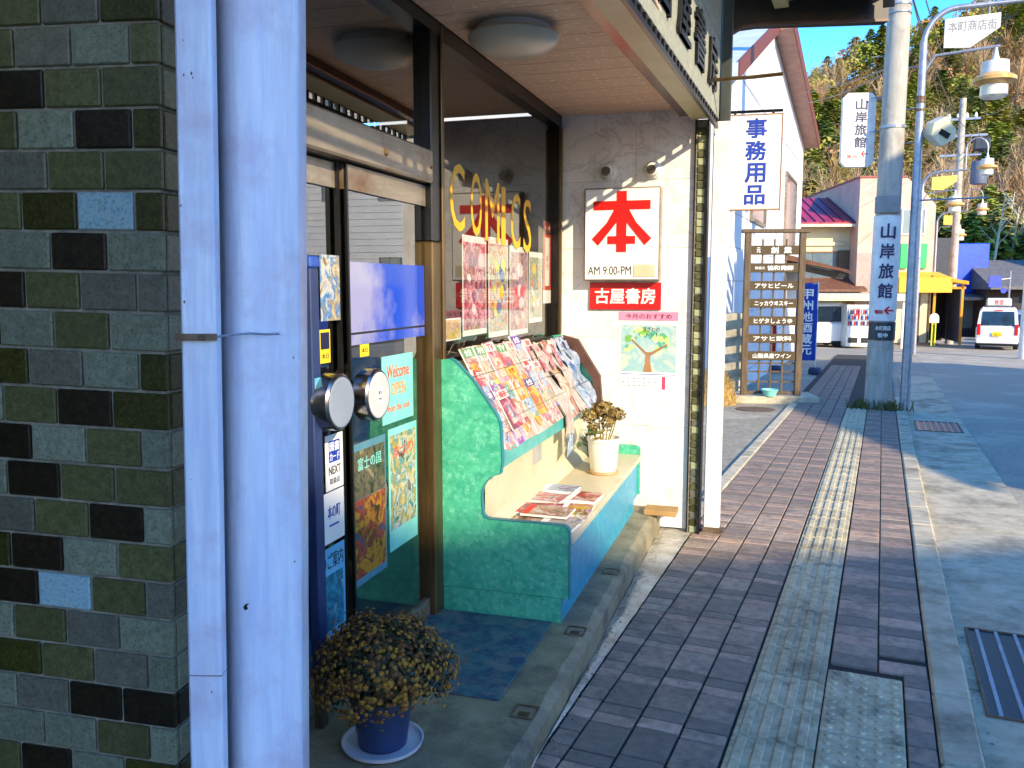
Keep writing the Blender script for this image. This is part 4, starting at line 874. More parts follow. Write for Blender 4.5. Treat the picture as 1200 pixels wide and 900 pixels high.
# ------------------------------------------------------------------ banners
def nobori(loc, label, m, text, hh=1.75, wd=.42, rz=0, tm_=M_wlet):
    t = thing('banner_flag', label, 'banner', loc, rz, 'upright banner flags by the parked van')
    part('pole', MB().tube([(0, 0, 0), (0, 0, hh+.35)], .012, 8).tube([(0, 0, hh+.30), (-wd, 0, hh+.30)], .008, 6), M_white, t)
    part('weight_base', MB().lathe([(.16, 0), (.16, .10), (.13, .16)], n=16), pm('navy_plastic', '28345A', '1E2848', rough=.5), t)
    M_ = MB(); n_ = 16
    for i in range(n_+1):
        for j in range(6): M_.v.append((-wd*j/5, .03*sin(i*.55+j*.9)+.012*sin(j*2.1), .32+(hh)*i/n_))
    for i in range(n_):
        for j in range(5): M_.f.append((i*6+j, i*6+j+1, (i+1)*6+j+1, (i+1)*6+j)); M_.m.append(0)
    part('cloth', M_, m, t, smooth=True)
    if text: vtxt(text, wd*.55, hh*.86, tm_, t, (-wd/2, -.045, .32+hh/2), X, Z, .003, .02)
nobori((-1.42, 21.6, gz(21.6)-.05), 'blue banner flag with white vertical lettering by the lattice board', pm('blue_cloth', '1448A8', '103A90', rough=.8, scale=4), '甲州地酒蔵元', 1.85, .50, radians(12))
nobori((-2.36, 21.8, gz(21.8)-.05), 'plain red banner flag half hidden behind the lattice board', pm('red_cloth', 'D02418', 'B41C12', rough=.8, scale=4), '', 1.0, .55, radians(12))

# ------------------------------------------------------------------ utility poles, lamps, hanging signs
M_pole = pm('pole_concrete', 'B5AFA2', '9C968A', rough=.8, scale=6, stretch=(3, 3, .4), bump=.1, bscale=60, dirt='8A857A', dscale=3)
up = thing('utility_pole', 'thick concrete utility pole wrapped with a vertical inn sign beside the pavement', 'utility pole', (-.01, 14.5, gz(14.5)-.05), 0)
part('shaft', MB().lathe([(.195, 0), (.14, 10.5)], n=28), M_pole, up, smooth=True)
part('band', MB().lathe([(.176, 6.1), (.176, 6.13)], n=28).lathe([(.178, 5.98), (.178, 6.0)], n=28), M_galv, up)
part('band', MB().lathe([(.188, 4.32), (.188, 4.36)], n=28), M_galv, up); part('band', MB().lathe([(.199, 1.02), (.199, 1.03)], n=28), M_galv, up)
up.rotation_euler.y = .006
part('service_box', MB().bbox(-.19, .17, -.215, -.15, 3.05, 3.30, .01), pm('grey_box', '8C8C88', '7A7A76', rough=.6), up)
for zz in (4.1, 4.6, 5.2): part('step_bolt', MB().tube([(.17, 0, zz), (.33, 0, zz)], .011, 6).tube([(-.17, 0, zz+.2), (-.33, 0, zz+.2)], .011, 6), M_galv, up)
def wrap(z0, z1, r_, a0, a1, m, name='wrapped_sign'):
    mm = MB(); n_ = 14
    for i in range(n_+1):
        a = a0+(a1-a0)*i/n_
        for z in (z0, z1): mm.v.append((r_*sin(a), -r_*cos(a), z))
    for i in range(n_): mm.f.append((2*i, 2*i+2, 2*i+3, 2*i+1)); mm.m.append(0)
    return part(name, mm, m, up, smooth=True)
fa0 = TH                                                    # the wrapped sign looks down the pavement towards the shop
ws = wrap(1.42, 3.02, .2015, -1.35, 1.55, M_white)
va = lambda s_, z, h_, w_, mt_, aa=.10: txt(s_, w_, h_, mt_, ws, (.2035*sin(aa), -.2035*cos(aa), z), (cos(aa), sin(aa), 0), Z, .006, .02)
for i, c in enumerate('山岸旅館'): va(c, 2.78-i*.30, .22, .20, pm('navy_brush', '161A50', '101444', rough=.5))
va('電話', 1.56, .06, .12, M_red, -.25); va('←', 1.58, .12, .14, M_red, .45)
wb = wrap(1.12, 1.40, .2020, -1.2, 1.5, pm('dark_green_sign', '28343A', '1E2A30', rough=.4), 'dark_sign')
txt('本町商店', .22, .07, M_wlet, wb, (.2045*sin(.1), -.2045*cos(.1), 1.31), (cos(.1), sin(.1), 0), Z, .004, .01); txt('街中', .14, .07, M_wlet, wb, (.2045*sin(.1), -.2045*cos(.1), 1.20), (cos(.1), sin(.1), 0), Z, .004, .01)
# weeds at its foot
q = random.Random(9); m = MB()
for i in range(260):
    a = q.choice([q.uniform(.1, 1.2), q.uniform(2.4, 3.3), q.uniform(0, 3.2)]); r_ = .2+q.expovariate(14); L_ = q.uniform(.03, .17); x, y = r_*cos(a), -r_*sin(a)*.5; d_ = Vector((q.uniform(-.05, .05), q.uniform(-.05, .05), L_)); s_ = Vector((.012, 0, 0)); p = Vector((x, y-.08, 0)); m.quad(p-s_, p+s_, p+d_+s_*.3, p+d_-s_*.3)
o = ob('weeds', m.mesh(pm('weed_green', '5E6430', '4A3E1C', rough=.8)), None, (.0, 14.35, gz(14.4))); o['kind'] = 'stuff'; tag(o, 'green and brown weeds growing round the foot of the utility pole', 'weeds')
# oblong inn sign hung from the pole
D_ = 13.2; p = at(1005, 153, D_); t = thing('inn_sign', 'white oblong sign with clipped corners and blue vertical lettering hanging left of the pole', 'sign', p, TH*.8)
c_ = .07; a_, b_ = .245, .555
part('board', MB().prism([(-a_+c_, -b_), (a_-c_, -b_), (a_, -b_+c_), (a_, b_-c_), (a_-c_, b_), (-a_+c_, b_), (-a_, b_-c_), (-a_, -b_+c_)], -.05, .05, 'y'), M_white, t)
vtxt('山岸旅館', .17, .76, pm('navy_brush', ''), t, (.03, -.05, .10), X, Z, .004, .02)
txt('電話', .16, .05, M_red, t, (-.08, -.05, -.40), X, Z, .003); txt('←', .09, .10, M_red, t, (.10, -.05, -.36), X, Z, .003, .02); txt('0555-72', .26, .045, pm('grey_ink', ''), t, (0, -.05, -.47), X, Z, .003)
part('bracket_arm', MB().tube([(a_, 0, .45), (a_+.42, 0, .45)], .014, 6).tube([(a_, 0, -.45), (a_+.40, 0, -.45)], .014, 6), M_galv, t)

M_lgl = pm('lamp_glass', 'E8E0C8', 'DCD2B4', rough=.15, scale=3); M_lamp = pm('lamp_white', 'E2DED2', 'D2CCBC', rough=.4); M_amber = pm('amber_ring', 'D8A860', 'C89448', rough=.3)
def lantern(par, c):
    part('lantern_cap', MB().lathe([(.015, .38), (.035, .27), (.06, .19), (.18, .17), (.19, 0)], c, 24), M_lamp, par, smooth=True)
    part('amber_ring', MB().lathe([(.19, .0), (.29, -.06), (.29, -.11), (.20, -.16)], c, 28), M_amber, par, smooth=True)
    part('lantern_glass', MB().lathe([(.18, -.15), (.185, -.31), (.15, -.34)], c, 24), M_lgl, par, smooth=True)
def lamp_post(x, y, rz, label, lab=True, signc=None):
    t = thing('street_lamp', label, 'street lamp', (x, y, gz(y)-.02), rz, 'curved street lamps of the shopping street')
    top = 5.95
    arcp = [(0, 0, 0), (0, 0, top-.5)]+[(.45-.45*cos(a), 0, top-.5+.5*sin(a)) for a in [i*pi/2/7 for i in range(1, 8)]]+[(1.30, 0, top+.03)]
    part('post', MB().tube(arcp, .05, 12, rs=[.075, .055]+[.042]*7+[.032]), M_galv, t, smooth=True)
    part('lower_arm', MB().tube([(.04, 0, top-.86), (.16, 0, top-.66), (1.02, 0, top-.58)], .022, 8), M_galv, t)
    ax_ = 1.22
    arch = [(ax_, 0, top+.03), (ax_, 0, top+.7)]+[(ax_+.3-.3*cos(a), 0, top+.7+.3*sin(a)) for a in [i*pi/8 for i in range(1, 9)]]+[(ax_+.6, 0, top+.55)]
    part('arch_arm', MB().tube(arch, .024, 8), M_galv, t)
    part('brace', MB().tube([(.62, 0, top+.03), (1.22, 0, top+.68)], .016, 6), M_galv, t); part('brace', MB().tube([(.80, 0, top+.03), (1.22, 0, top+.5)], .016, 6), M_galv, t)
    lantern(t, (.97, 0, top-.97)); lantern(t, (ax_+.6, 0, top+.16))
    sg = part('name_plate', MB().prism([(.27, top-.56), (.27, top-.16), (1.0, top-.12), (1.0, top-.32), (.62, top-.58)], -.025, .025, 'y'), signc or M_lamp, t)
    if lab: txt('本町商店街', .64, .15, pm('grey_ink', ''), sg, (.635, -.025, top-.27), X, Z, .004, .01)
    for hx in (.42, .85): part('plate_hook', MB().tube([(hx, 0, top-.16), (hx, 0, top-.0)], .012, 6), M_galv, t)
    return t
t = lamp_post(.38, 14.42, radians(8), 'nearest curved street lamp with shopping street name plate and floodlight box')
part('clamp', MB().lathe([(.07, 4.62), (.07, 4.72)], n=12), M_rust, t); part('clamp', MB().lathe([(.065, 4.5), (.065, 4.54)], n=12), M_rust, t)
part('floodlight_box', MB().prism([(-.16, -.05), (.02, -.21), (.20, -.11), (.21, .02), (.04, .21), (-.13, .12)], -.16, .10, 'y'), pm('cream_box', 'D8D0B0', 'CCC4A2', rough=.4), t, loc=(.24, 0, 4.20), rot=(.15, 0, .3))
part('floodlight_mouth', MB().box(-.02, .14, -.172, -.16, -.05, .03), M_black, t, loc=(.24, 0, 4.20), rot=(.15, .5, .3))
part('cross_arm', MB().tube([(0, 0, 3.2), (1.0, 0, 3.22)], .014, 6), M_galv, t)
M_ylp = pm('yellow_plate', 'E8D468', 'DCC858', rough=.4)
lamp_post(1.02, 31.5, radians(-4), 'second curved street lamp with plain yellow plate behind the first post', False, M_ylp)
t3 = lamp_post(2.15, 45.0, radians(-8), 'third smaller looking street lamp with yellow plate before the orange framed shelter', False, M_ylp)
def dark_pole(x, y, h, m, label, boxes, group=None):
    t = thing('utility_pole', label, 'utility pole', (x, y, gz(y)-.1), 0, group)
    part('shaft', MB().lathe([(.17, 0), (.13, h)], n=16), m, t, smooth=True)
    for k_, (z, wdt) in enumerate(boxes): part('cross_arm', MB().box(-wdt, wdt, -.05, .05, z, z+.09), M_galv, t)
    return t
t = dark_pole(2.75, 42.0, 10.5, M_pole, 'distant utility pole carrying a transformer above the street', ((8.9, 1.0), (8.1, .8), (9.6, .7)))
part('transformer', MB().lathe([(.30, 6.9), (.32, 7.0), (.32, 7.75), (.28, 7.85)], (.75, 0, 0), 16), pm('transformer_grey', '5A6478', '4A5468', rough=.5), t, smooth=True); part('switch_gear', MB().bbox(.5, 1.1, -.3, .3, 8.3, 8.8, .05), pm('switch_grey', '3A4048', '2A3038', rough=.5), t)
for k_ in range(4): part('insulator', MB().lathe([(.05, 9.69), (.07, 9.75), (.03, 9.9)], (-.5+k_*.34, 0, 0), 8), M_white, t)
t = dark_pole(4.22, 31.5, 4.5, M_white, 'white pole at the right edge of the road beside the queue of cars', ())

# ------------------------------------------------------------------ buildings beyond
def win(par, x0, x1, y, z0, z1, fr=M_alum, side='y', n=2):
    """window: frame with glass panes, on a wall whose outside looks along -y or +x"""
    f = MB(); g_ = MB(); th = .06
    def bx(m, a0, a1, c0, c1, o0, o1):
        if side == 'y': m.box(a0, a1, y-o1, y-o0, c0, c1)
        else: m.box(y+o0, y+o1, a0, a1, c0, c1)
    bx(f, x0, x1, z0, z0+th, 0, .06); bx(f, x0, x1, z1-th, z1, 0, .06); bx(f, x0, x0+th, z0+th, z1-th, 0, .06); bx(f, x1-th, x1, z0+th, z1-th, 0, .06)
    w_ = part('window', f, fr, par)
    for i in range(n):
        a = x0+th+(x1-x0-2*th)*i/n; b = x0+th+(x1-x0-2*th)*(i+1)/n; m = MB(); bx(m, a+.015, b-.015, z0+th, z1-th, .012, .03); part('pane', m, pm('far_glass', '6E7C80', '55646A', rough=.08, spec=.8, scale=.7), w_)
    return w_
M_gw = pm('white_siding', 'E2E2E0', 'D4D4D4', rough=.6, scale=1.2)
gb = thing('white_gable_house', 'white house with reddish eaves whose gable faces the street beyond the lot', 'house', (-2.5, 15.2, gz(15)), radians(0))
W_ = 13.6; E0, E1, PK, PKZ = 5.6, 6.3, 5.2, 7.55
part('wall', MB().prism([(0, -.5), (W_, -.5), (W_, E1), (PK, PKZ), (0, E0)], -7, 0, 'x'), M_gw, gb)
M_eave = pm('eave_red', 'B08070', '986858', rough=.5, scale=4)
for a, b, nm in (((-.25, E0-.22), (PK, PKZ), 0), ((PK, PKZ), (W_+.4, E1-.06), 1)):
    part('roof', MB().prism([a, b, (b[0], b[1]+.22), (a[0], a[1]+.22)], -7.3, .42 if nm else .12, 'x'), M_eave if nm else pm('pale_metal_roof', 'C2CACE', 'AEB6BC', rough=.5, scale=2), gb)
    part('eave_fascia', MB().prism([(a[0], a[1]-.04), (b[0], b[1]-.04), (b[0], b[1]+.26), (a[0], a[1]+.26)], .422 if nm else .122, .45 if nm else .15, 'x'), pm('fascia_brown', '7A3826', '64301F', rough=.5), gb)
win(gb, 8.6, 11.4, 0, 2.95, 4.9, M_alum, 'x', 2); win(gb, 2.4, 4.6, 0, 3.2, 4.6, M_alum, 'x', 2)
for i in range(10): part('siding_joint', MB().box(.0, .006, 0, W_, .2+i*.6, .212+i*.6), pm('joint_grey', 'A8A8A8', rough=.7), gb)
part('porch_roof', MB().prism([(0, 2.62), (1.55, 2.28), (1.6, 2.34), (0, 2.78)], 9.2, 14.0, 'y'), pm('brown_tiles', '7A5038', '5C3A28', rough=.7, scale=6), gb)
part('porch_soffit', MB().prism([(0, 2.42), (1.3, 2.12), (1.4, 2.27), (0, 2.6)], 9.4, 13.8, 'y'), M_wood, gb)
t = thing('stone_pillar', 'low grey stone pillar left of the lattice board', 'pillar', (-2.37, 15.35, gz(15.3)), 0)
part('shaft', MB().bbox(-.14, .14, -.14, .14, -.1, 1.45, .015), M_conc, t)
q = random.Random(14); m = MB()
for i in range(1400):
    a = q.uniform(0, 6.28); r_ = math.sqrt(q.random()); x, y = .38*r_*cos(a), .5*r_*sin(a); z = .55*(1-r_*r_); d_ = Vector((q.gauss(0, .05), q.gauss(0, .05), q.uniform(.03, .12))); s_ = Vector((.006, 0, 0)); p = Vector((x, y, z)); m.quad(p-s_, p+s_, p+d_+s_*.3, p+d_-s_*.3)
m.lathe([(.38, 0), (.3, .25), (.15, .45), (.02, .54)], n=14)
o = ob('dry_grass', m.mesh(pm('dry_grass', 'B89A58', '8C7038', rough=.9, scale=20)), None, (-2.50, 14.1, gz(14.1)-.03)); o['kind'] = 'stuff'; tag(o, 'heap of dry yellow grass at the wall left of the lattice board', 'dry grass')

# cream house with red roof
gy = lambda y: gz(y)
A = at(935, 330, 37); hr = TH-radians(4)
t = thing('cream_house', 'cream two storey house with a red metal roof behind the parked van', 'house', (A.x-6.5, A.y-1.5, gy(38)-.2), hr)
M_cw = pm('cream_render', 'DCCFA4', 'CFC092', rough=.8, scale=1.5)
part('wall', MB().box(0, 9.6, 0, 7, 0, 5.35), M_cw, t)
part('roof', MB().prism([(-.7, 5.2), (-.7, 5.32), (3.5, 6.75), (7.7, 5.32), (7.7, 5.2)], -.5, 9.5, 'x').add([], []), pm('red_metal_roof', 'A82840', '8E2036', rough=.4, scale=3), t)
for i in range(24): part('roof_seam', MB().prism([(-.7, 5.325), (-.7, 5.37), (3.5, 6.80), (3.5, 6.755)], -.3+i*.4, -.26+i*.4, 'x'), pm('red_roof_seam', '8A1C34', rough=.4), t)
part('eave_gutter', MB().box(-.5, 9.5, -.80, -.70, 5.12, 5.24), M_cream, t)
win(t, 6.3, 8.5, 0, 2.9, 4.1, pm('window_brown', '7A5030', '64401F', rough=.5)); part('shutter_box', MB().bbox(8.5, 8.95, -.14, 0, 2.85, 4.15, .01), M_wood, t)
part('string_course', MB().box(0, 9.6, -.1, 0, 4.35, 4.5), M_cream, t)
part('mid_roof', MB().prism([(-1.6, 2.35), (-1.6, 2.45), (0, 2.95), (0, 2.7)], 5.0, 9.3, 'x'), pm('brown_tiles', ''), t)
part('downpipe', MB().tube([(9.45, -.7, 5.15), (9.45, -.1, 4.9), (9.45, -.1, 0)], .04, 8), pm('pipe_brown', '8C6A48', '78583A', rough=.5), t)
part('carport_roof', MB().bbox(3.5, 9.9, -4.6, -.1, 2.05, 2.30, .03), pm('grey_carport', 'BDB9A4', 'AAA692', rough=.6), t)
part('carport_fascia', MB().box(3.5, 9.9, -4.64, -4.602, 2.02, 2.14), M_cream, t)
for x in (3.7, 9.7): part('carport_post', MB().box(x, x+.1, -4.5, -4.4, 0, 2.05), M_white, t)
# pink rendered shop house with yellow canopy
A = at(1003, 330, 36.5)
t = thing('pink_shophouse', 'tall pale pink rendered shop house with green signs and a yellow canopy', 'building', (A.x, A.y, gy(39)-.2), hr)
M_pk = pm('pink_render', 'D8AE96', 'C89C86', rough=.8, scale=1.2)
part('wall', MB().prism([(0, 0), (3.15, 0), (3.15, 6.0), (2.7, 6.5), (1.9, 7.15), (0, 7.15)], 0, 8, 'y'), M_pk, t)
part('coping', MB().box(-.04, 1.92, -.06, 8.05, 7.15, 7.22), pm('coping_red', 'A05048', '8C4038', rough=.6), t)
win(t, 1.75, 2.75, 0, 4.75, 5.85, M_white); part('green_sign', MB().bbox(1.75, 2.05, -.12, 0, 3.35, 4.4, .01), pm('bright_green', '18A860', '129450', rough=.4), t); part('green_sign', MB().bbox(2.55, 2.85, -.12, 0, 3.35, 4.4, .01), pm('bright_green', ''), t)
part('side_door', MB().box(-.02, .9, -.06, -.01, 1.7, 4.0), pm('grey_shutter', 'A89488', '988478', rough=.6), t)
part('yellow_canopy', MB().prism([(-1.4, 2.35), (-1.4, 2.95), (0, 3.2), (0, 2.45)], 1.3, 3.4, 'x'), pm('canopy_yellow', 'E8B818', 'DCA810', rough=.5), t)
part('shop_front', MB().box(1.3, 3.1, -.12, -.02, .2, 2.4), pm('cream_front', 'D8CDA8', 'C8BC96', rough=.5), t)
for x in (1.45, 2.0, 2.6, 3.0): part('mullion', MB().box(x, x+.06, -.17, -.122, .2, 2.4), M_bronze, t)
# vending machines
for k_, (px, lab, mc) in enumerate(((999, 'cream drink vending machine with red corner beside the parked van', 'E6E2D4'), (1014, 'white drink vending machine right of the red cornered one', 'F0F0EC'))):
    p = at(px, 403, 33.2); t = thing('vending_machine', lab, 'vending machine', (p.x, p.y, gz(p.y)), TH, 'vending machines under the carport')
    part('cabinet', MB().bbox(-.27, .27, -.0, .7, 0, 1.62, .02), pm('vend_'+mc, mc, rough=.35), t)
    part('display_window', MB().box(-.23, .23, -.012, -.002, .8, 1.5), pm('vend_glass', '98A4A4', '7C8888', rough=.1), t)
    for r_ in range(3):
        m = MB()
        for c in range(6): m.mi = (r_+c) % 3; m.lathe([(.024, .84+r_*.22), (.024, .98+r_*.22)], (-.19+c*.075, -.03, 0), 8)
        part('sample_cans', m, [M_red, M_blue, M_wlet], t, kind='stuff')
    part('slot', MB().box(-.18, .18, -.02, -.003, .15, .35), M_black, t)
    if k_ == 0: part('red_corner', MB().box(.0, .24, -.016, -.013, 1.2, 1.45), M_red, t)
# bus shelter with orange frame
A = at(1091, 402, 35.5)
t = thing('bus_shelter', 'shelter with orange yellow steel frame and dark interior at the bend', 'shelter', (A.x, A.y, gz(A.y)), TH-radians(14))
M_or = pm('orange_frame', 'E09820', 'D08810', rough=.4)
for x, y in ((0, 0), (1.05, 0), (0, 3.2), (1.05, 3.2)): part('post', MB().box(x, x+.09, y, y+.09, 0, 2.55), M_or, t)
part('roof', MB().prism([(-.1, 2.72), (-.1, 2.86), (1.25, 2.62), (1.25, 2.48)], -.2, 3.5, 'y'), M_or, t); part('roof_beam', MB().box(0, 1.2, 0, .08, 2.3, 2.4), M_or, t)
part('rear_panel', MB().box(.02, 1.1, 3.1, 3.14, 0, 2.5), M_int, t); part('side_panel', MB().box(1.08, 1.10, .3, 3.1, .1, 2.3), pm('blue_grey_panel', '4A5468', '3C465A', rough=.5), t)
A = at(1093, 404, 34.5); t = thing('bus_stop_sign', 'round white bus stop plate on a yellow green post', 'bus stop', (A.x, A.y, gz(A.y)), TH)
part('post', MB().box(-.09, -.05, -.02, .02, 0, .95).box(.05, .09, -.02, .02, 0, .95), pm('lime_yellow', 'C8D820', 'B4C418', rough=.5), t); part('plate', MB().lathe([(.19, -.015), (.19, .015)], (0, 0, 1.12), 24, 'y'), M_white, t); part('plate_base', MB().box(-.19, .19, -.014, .014, .93, 1.12), M_white, t)
txt('バス', .2, .09, M_blue, t, (0, -.016, 1.12), X, Z, .003)
A = at(1114, 398, 37.5); t = thing('yellow_pole_sign', 'tall narrow yellow sign on a thin post beside the dark garage', 'sign', (A.x, A.y, gz(A.y)), TH)
part('post', MB().box(-.04, .04, -.03, .03, 0, 2.6), pm('sign_post_yellow', 'D8B818', rough=.5), t); part('panel', MB().box(-.11, .11, -.04, -.031, .8, 1.9), pm('sign_post_yellow', ''), t); vtxt('スクール', .13, .9, M_ink, t, (0, -.041, 1.35), X, Z, .003)
# dark garage, blue sheeted building
A = at(1112, 400, 47)
t = thing('blue_sheeted_building', 'building with its upper storey wrapped in bright blue sheeting behind the poles', 'building', (A.x, A.y, gz(A.y)-.2), TH-radians(3))
part('lower_wall', MB().box(-1.3, 4.4, 0, 6, 0, 2.4), pm('dark_shop', '2C343C', '20262E', rough=.6), t); part('upper_wall', MB().box(-1.3, .0, .1, 6, 2.4, 5.5), pm('charcoal_wall', '3C4048', '2E323A', rough=.7), t)
part('blue_sheet', MB().bbox(-.05, 1.85, -.10, 6.1, 2.5, 5.2, .04), pm('blue_sheet', '0E4CC0', '0A3CA8', rough=.5, scale=2, bump=.4, bscale=6), t)
part('shop_eave', MB().prism([(-1.5, 2.15), (-1.5, 2.3), (0, 2.5), (0, 2.3)], -1.4, 4.6, 'x'), pm('grey_eave', '6A6660', '565250', rough=.6), t)
for x in (-.9, .3, 1.5, 2.7): part('shop_pillar', MB().box(x, x+.12, -.08, .0, 0, 2.3), M_brown, t)
part('shop_window', MB().box(.5, 1.4, -.03, -.005, .6, 2.3), pm('far_glass', ''), t)
A = at(1176, 400, 45)
t = thing('roadside_shop', 'low dark shop with a deep grey roof behind the white car', 'building', (A.x, A.y, gz(A.y)-.2), TH-radians(10))
part('wall', MB().box(-1.0, 7, 0, 6, 0, 3.0), pm('dark_brown_shop', '3A2E24', '2C221A', rough=.7), t); part('roof', MB().prism([(-1.2, 2.7), (-1.2, 2.85), (3, 4.3), (7, 2.85), (7, 2.7)], -1.2, 7.2, 'x'), pm('grey_roof_tiles', '6E6C6A', '565452', rough=.7, scale=4), t)
for x in (-.6, .9, 2.4): part('shop_door', MB().box(x, x+1.2, -.04, -.002, .2, 2.3), M_black, t)
A = at(1166, 330, 40); t = thing('road_sign', 'blue rectangular road sign plate above the white car', 'road sign', A, TH)
part('plate', MB().bbox(-.30, .30, -.02, .02, -.27, .27, .01), pm('sign_blue', '1038C8', '0C30B0', rough=.35), t); part('arm', MB().tube([(.3, .02, .1), (.75, .02, .15)], .03, 8), M_galv, t); part('post', MB().tube([(.72, .04, .5), (.72, .04, -3.2)], .045, 8), M_galv, t); part('round_sign', MB().lathe([(.13, -.02), (.13, .02)], (.42, 0, -.42), 20, 'y').box(.53, .70, .0, .02, -.44, -.4), pm('sign_blue', ''), t)

# ------------------------------------------------------------------ cars
def wheel(par, x, y, r_=.29, w_=.17):
    wl = part('wheel', MB().lathe([(r_*.62, -w_/2), (r_*.95, -w_/2), (r_, -w_*.3), (r_, w_*.3), (r_*.95, w_/2), (r_*.62, w_/2)], (0, 0, 0), 24, 'x'), pm('tyre', '1A1A1A', '121212', rough=.85), par, loc=(x, y, r_), smooth=True)
    part('rim', MB().lathe([(r_*.6, -w_*.46), (r_*.25, -w_*.35), (r_*.05, -w_*.45)], (0, 0, 0), 18, 'x').lathe([(r_*.05, w_*.45), (r_*.25, w_*.35), (r_*.6, w_*.46)], (0, 0, 0), 18, 'x'), M_steel, wl, smooth=True)
def car(label, loc, rz, L_, W2, Ht, mc, plate='yellow', box=None, group=None):
    """rear at y=0 looking along -y"""
    t = thing('parked_car' if plate != 'yellow' else 'car', label, 'car', loc, rz, group)
    hw = W2/2; belt = Ht*.56
    def loft(secs):
        m = MB(); n_ = len(secs[0])
        for s_ in secs: m.v += s_
        for i in range(len(secs)-1):
            for j in range(n_): m.f.append((i*n_+j, i*n_+(j+1) % n_, (i+1)*n_+(j+1) % n_, (i+1)*n_+j)); m.m.append(0)
        m.f += [tuple(range(n_))[::-1], tuple(range((len(secs)-1)*n_, len(secs)*n_))]; m.m += [0, 0]; return m
    def sec(y, z0, z1, w_, r_=.08): return [(-w_+r_*.4, y, z0), (w_-r_*.4, y, z0), (w_, y, z0+r_), (w_, y, z1-r_), (w_-r_, y, z1), (-w_+r_, y, z1), (-w_, y, z1-r_), (-w_, y, z0+r_)]
    body = loft([sec(-.0, .35, belt*.93, hw*.93), sec(.05, .24, belt, hw*.99), sec(.5, .20, belt, hw), sec(L_-1.0, .20, belt*.98, hw), sec(L_-.25, .24, belt*.86, hw*.97), sec(L_, .34, belt*.7, hw*.86)])
    part('body', body, mc, t, smooth=True)
    cab_ = loft([sec(.10, belt-.05, belt+.02, hw*.95), sec(.20, belt-.05, Ht-.10, hw*.86), sec(.45, belt-.05, Ht-.0, hw*.84), sec(L_*.62, belt-.05, Ht-.02, hw*.84), sec(L_*.80, belt-.05, belt+.02, hw*.93)])
    part('cabin', cab_, mc, t, smooth=True)
    gm = pm('car_glass', '1E2A34', '141C24', rough=.06, spec=.8)
    b0, b1 = belt+.03, Ht-.16
    m = MB(); m.quad((-hw*.78, .095, b0), (hw*.78, .095, b0), (hw*.72, .165, b1), (-hw*.72, .165, b1)); part('rear_window', m, gm, t)
    for s_ in (-1, 1):
        m = MB(); xx = s_*(hw*.94+.004); x2 = s_*(hw*.855+.004); m.quad((xx, .35, b0), (xx, L_*.60, b0), (x2, L_*.56, b1), (x2, .38, b1)); part('side_window', m, gm, t)
        part('tail_light', MB().bbox(s_*hw*.86-.06, s_*hw*.86+.06, -.03, .05, belt*.62, belt*1.08, .01), pm('tail_red', 'D01010', 'B00C0C', rough=.2), t)
        wheel(t, s_*(hw-.09), .55); wheel(t, s_*(hw-.09), L_-.65)
    part('brake_light', MB().box(-.14, .14, .10, .13, b1+.02, b1+.06), pm('tail_red', ''), t)
    part('bumper', MB().bbox(-hw*.96, hw*.96, -.05, .02, .24, .42, .03), mc, t); part('under_tray', MB().box(-hw*.85, hw*.85, .08, L_-.1, .15, .24), M_black, t)
    pl = part('number_plate', MB().box(-.165, .165, -.062, -.052, .52, .69), pm('plate_yellow', 'E8D020', rough=.4) if plate == 'yellow' else M_white, t); txt('58-21', .22, .07, M_ink, pl, (0, -.062, .58), X, Z, .002)
    part('door_line', MB().box(-hw-.003, -hw, L_*.40, L_*.405, .28, belt).box(hw, hw+.003, L_*.40, L_*.405, .28, belt), M_black, t)
    if box: part('roof_sign', MB().bbox(-.42, .42, .5, .85, Ht+.02, Ht+.34, .05), M_white, t); txt('教習', .3, .18, M_red, t, (0, .495, Ht+.18), X, Z, .004); part('roof_rack', MB().box(-.5, .5, .45, .9, Ht-.01, Ht+.02), M_black, t)
    return t
M_cw_ = pm('car_white', 'ECEBE8', 'E4E3E0', rough=.25, coat=.6, scale=1); M_cs = pm('car_silver', 'A8ACB4', '989CA4', rough=.3, metal=.5, coat=.5, scale=1); M_cd = pm('car_dark', '2A3040', '20262F', rough=.25, coat=.6, scale=1)
car('white boxy small car seen from behind with yellow plate and roof sign', (4.05, 37.2, gz(37.2)-.05), radians(-6), 3.4, 1.46, 1.62, M_cw_, 'yellow', True)
car('silver car with red tail light standing just beyond the white car', (5.78, 41.0, gz(41.5)-.05), radians(-8), 3.9, 1.6, 1.5, M_cs, 'white', None)
car('dark car cut by the right edge of the picture', (7.0, 45.2, gz(44)-.05), radians(-10), 4.0, 1.65, 1.5, M_cd, 'white', None)
p = at(991, 405, 34.5)
van = car('white minivan parked sideways behind the blue banner flag', (p.x, p.y, gz(p.y)-.05), TH+radians(90)-radians(4), 4.5, 1.7, 1.78, M_cw_, 'white', None)

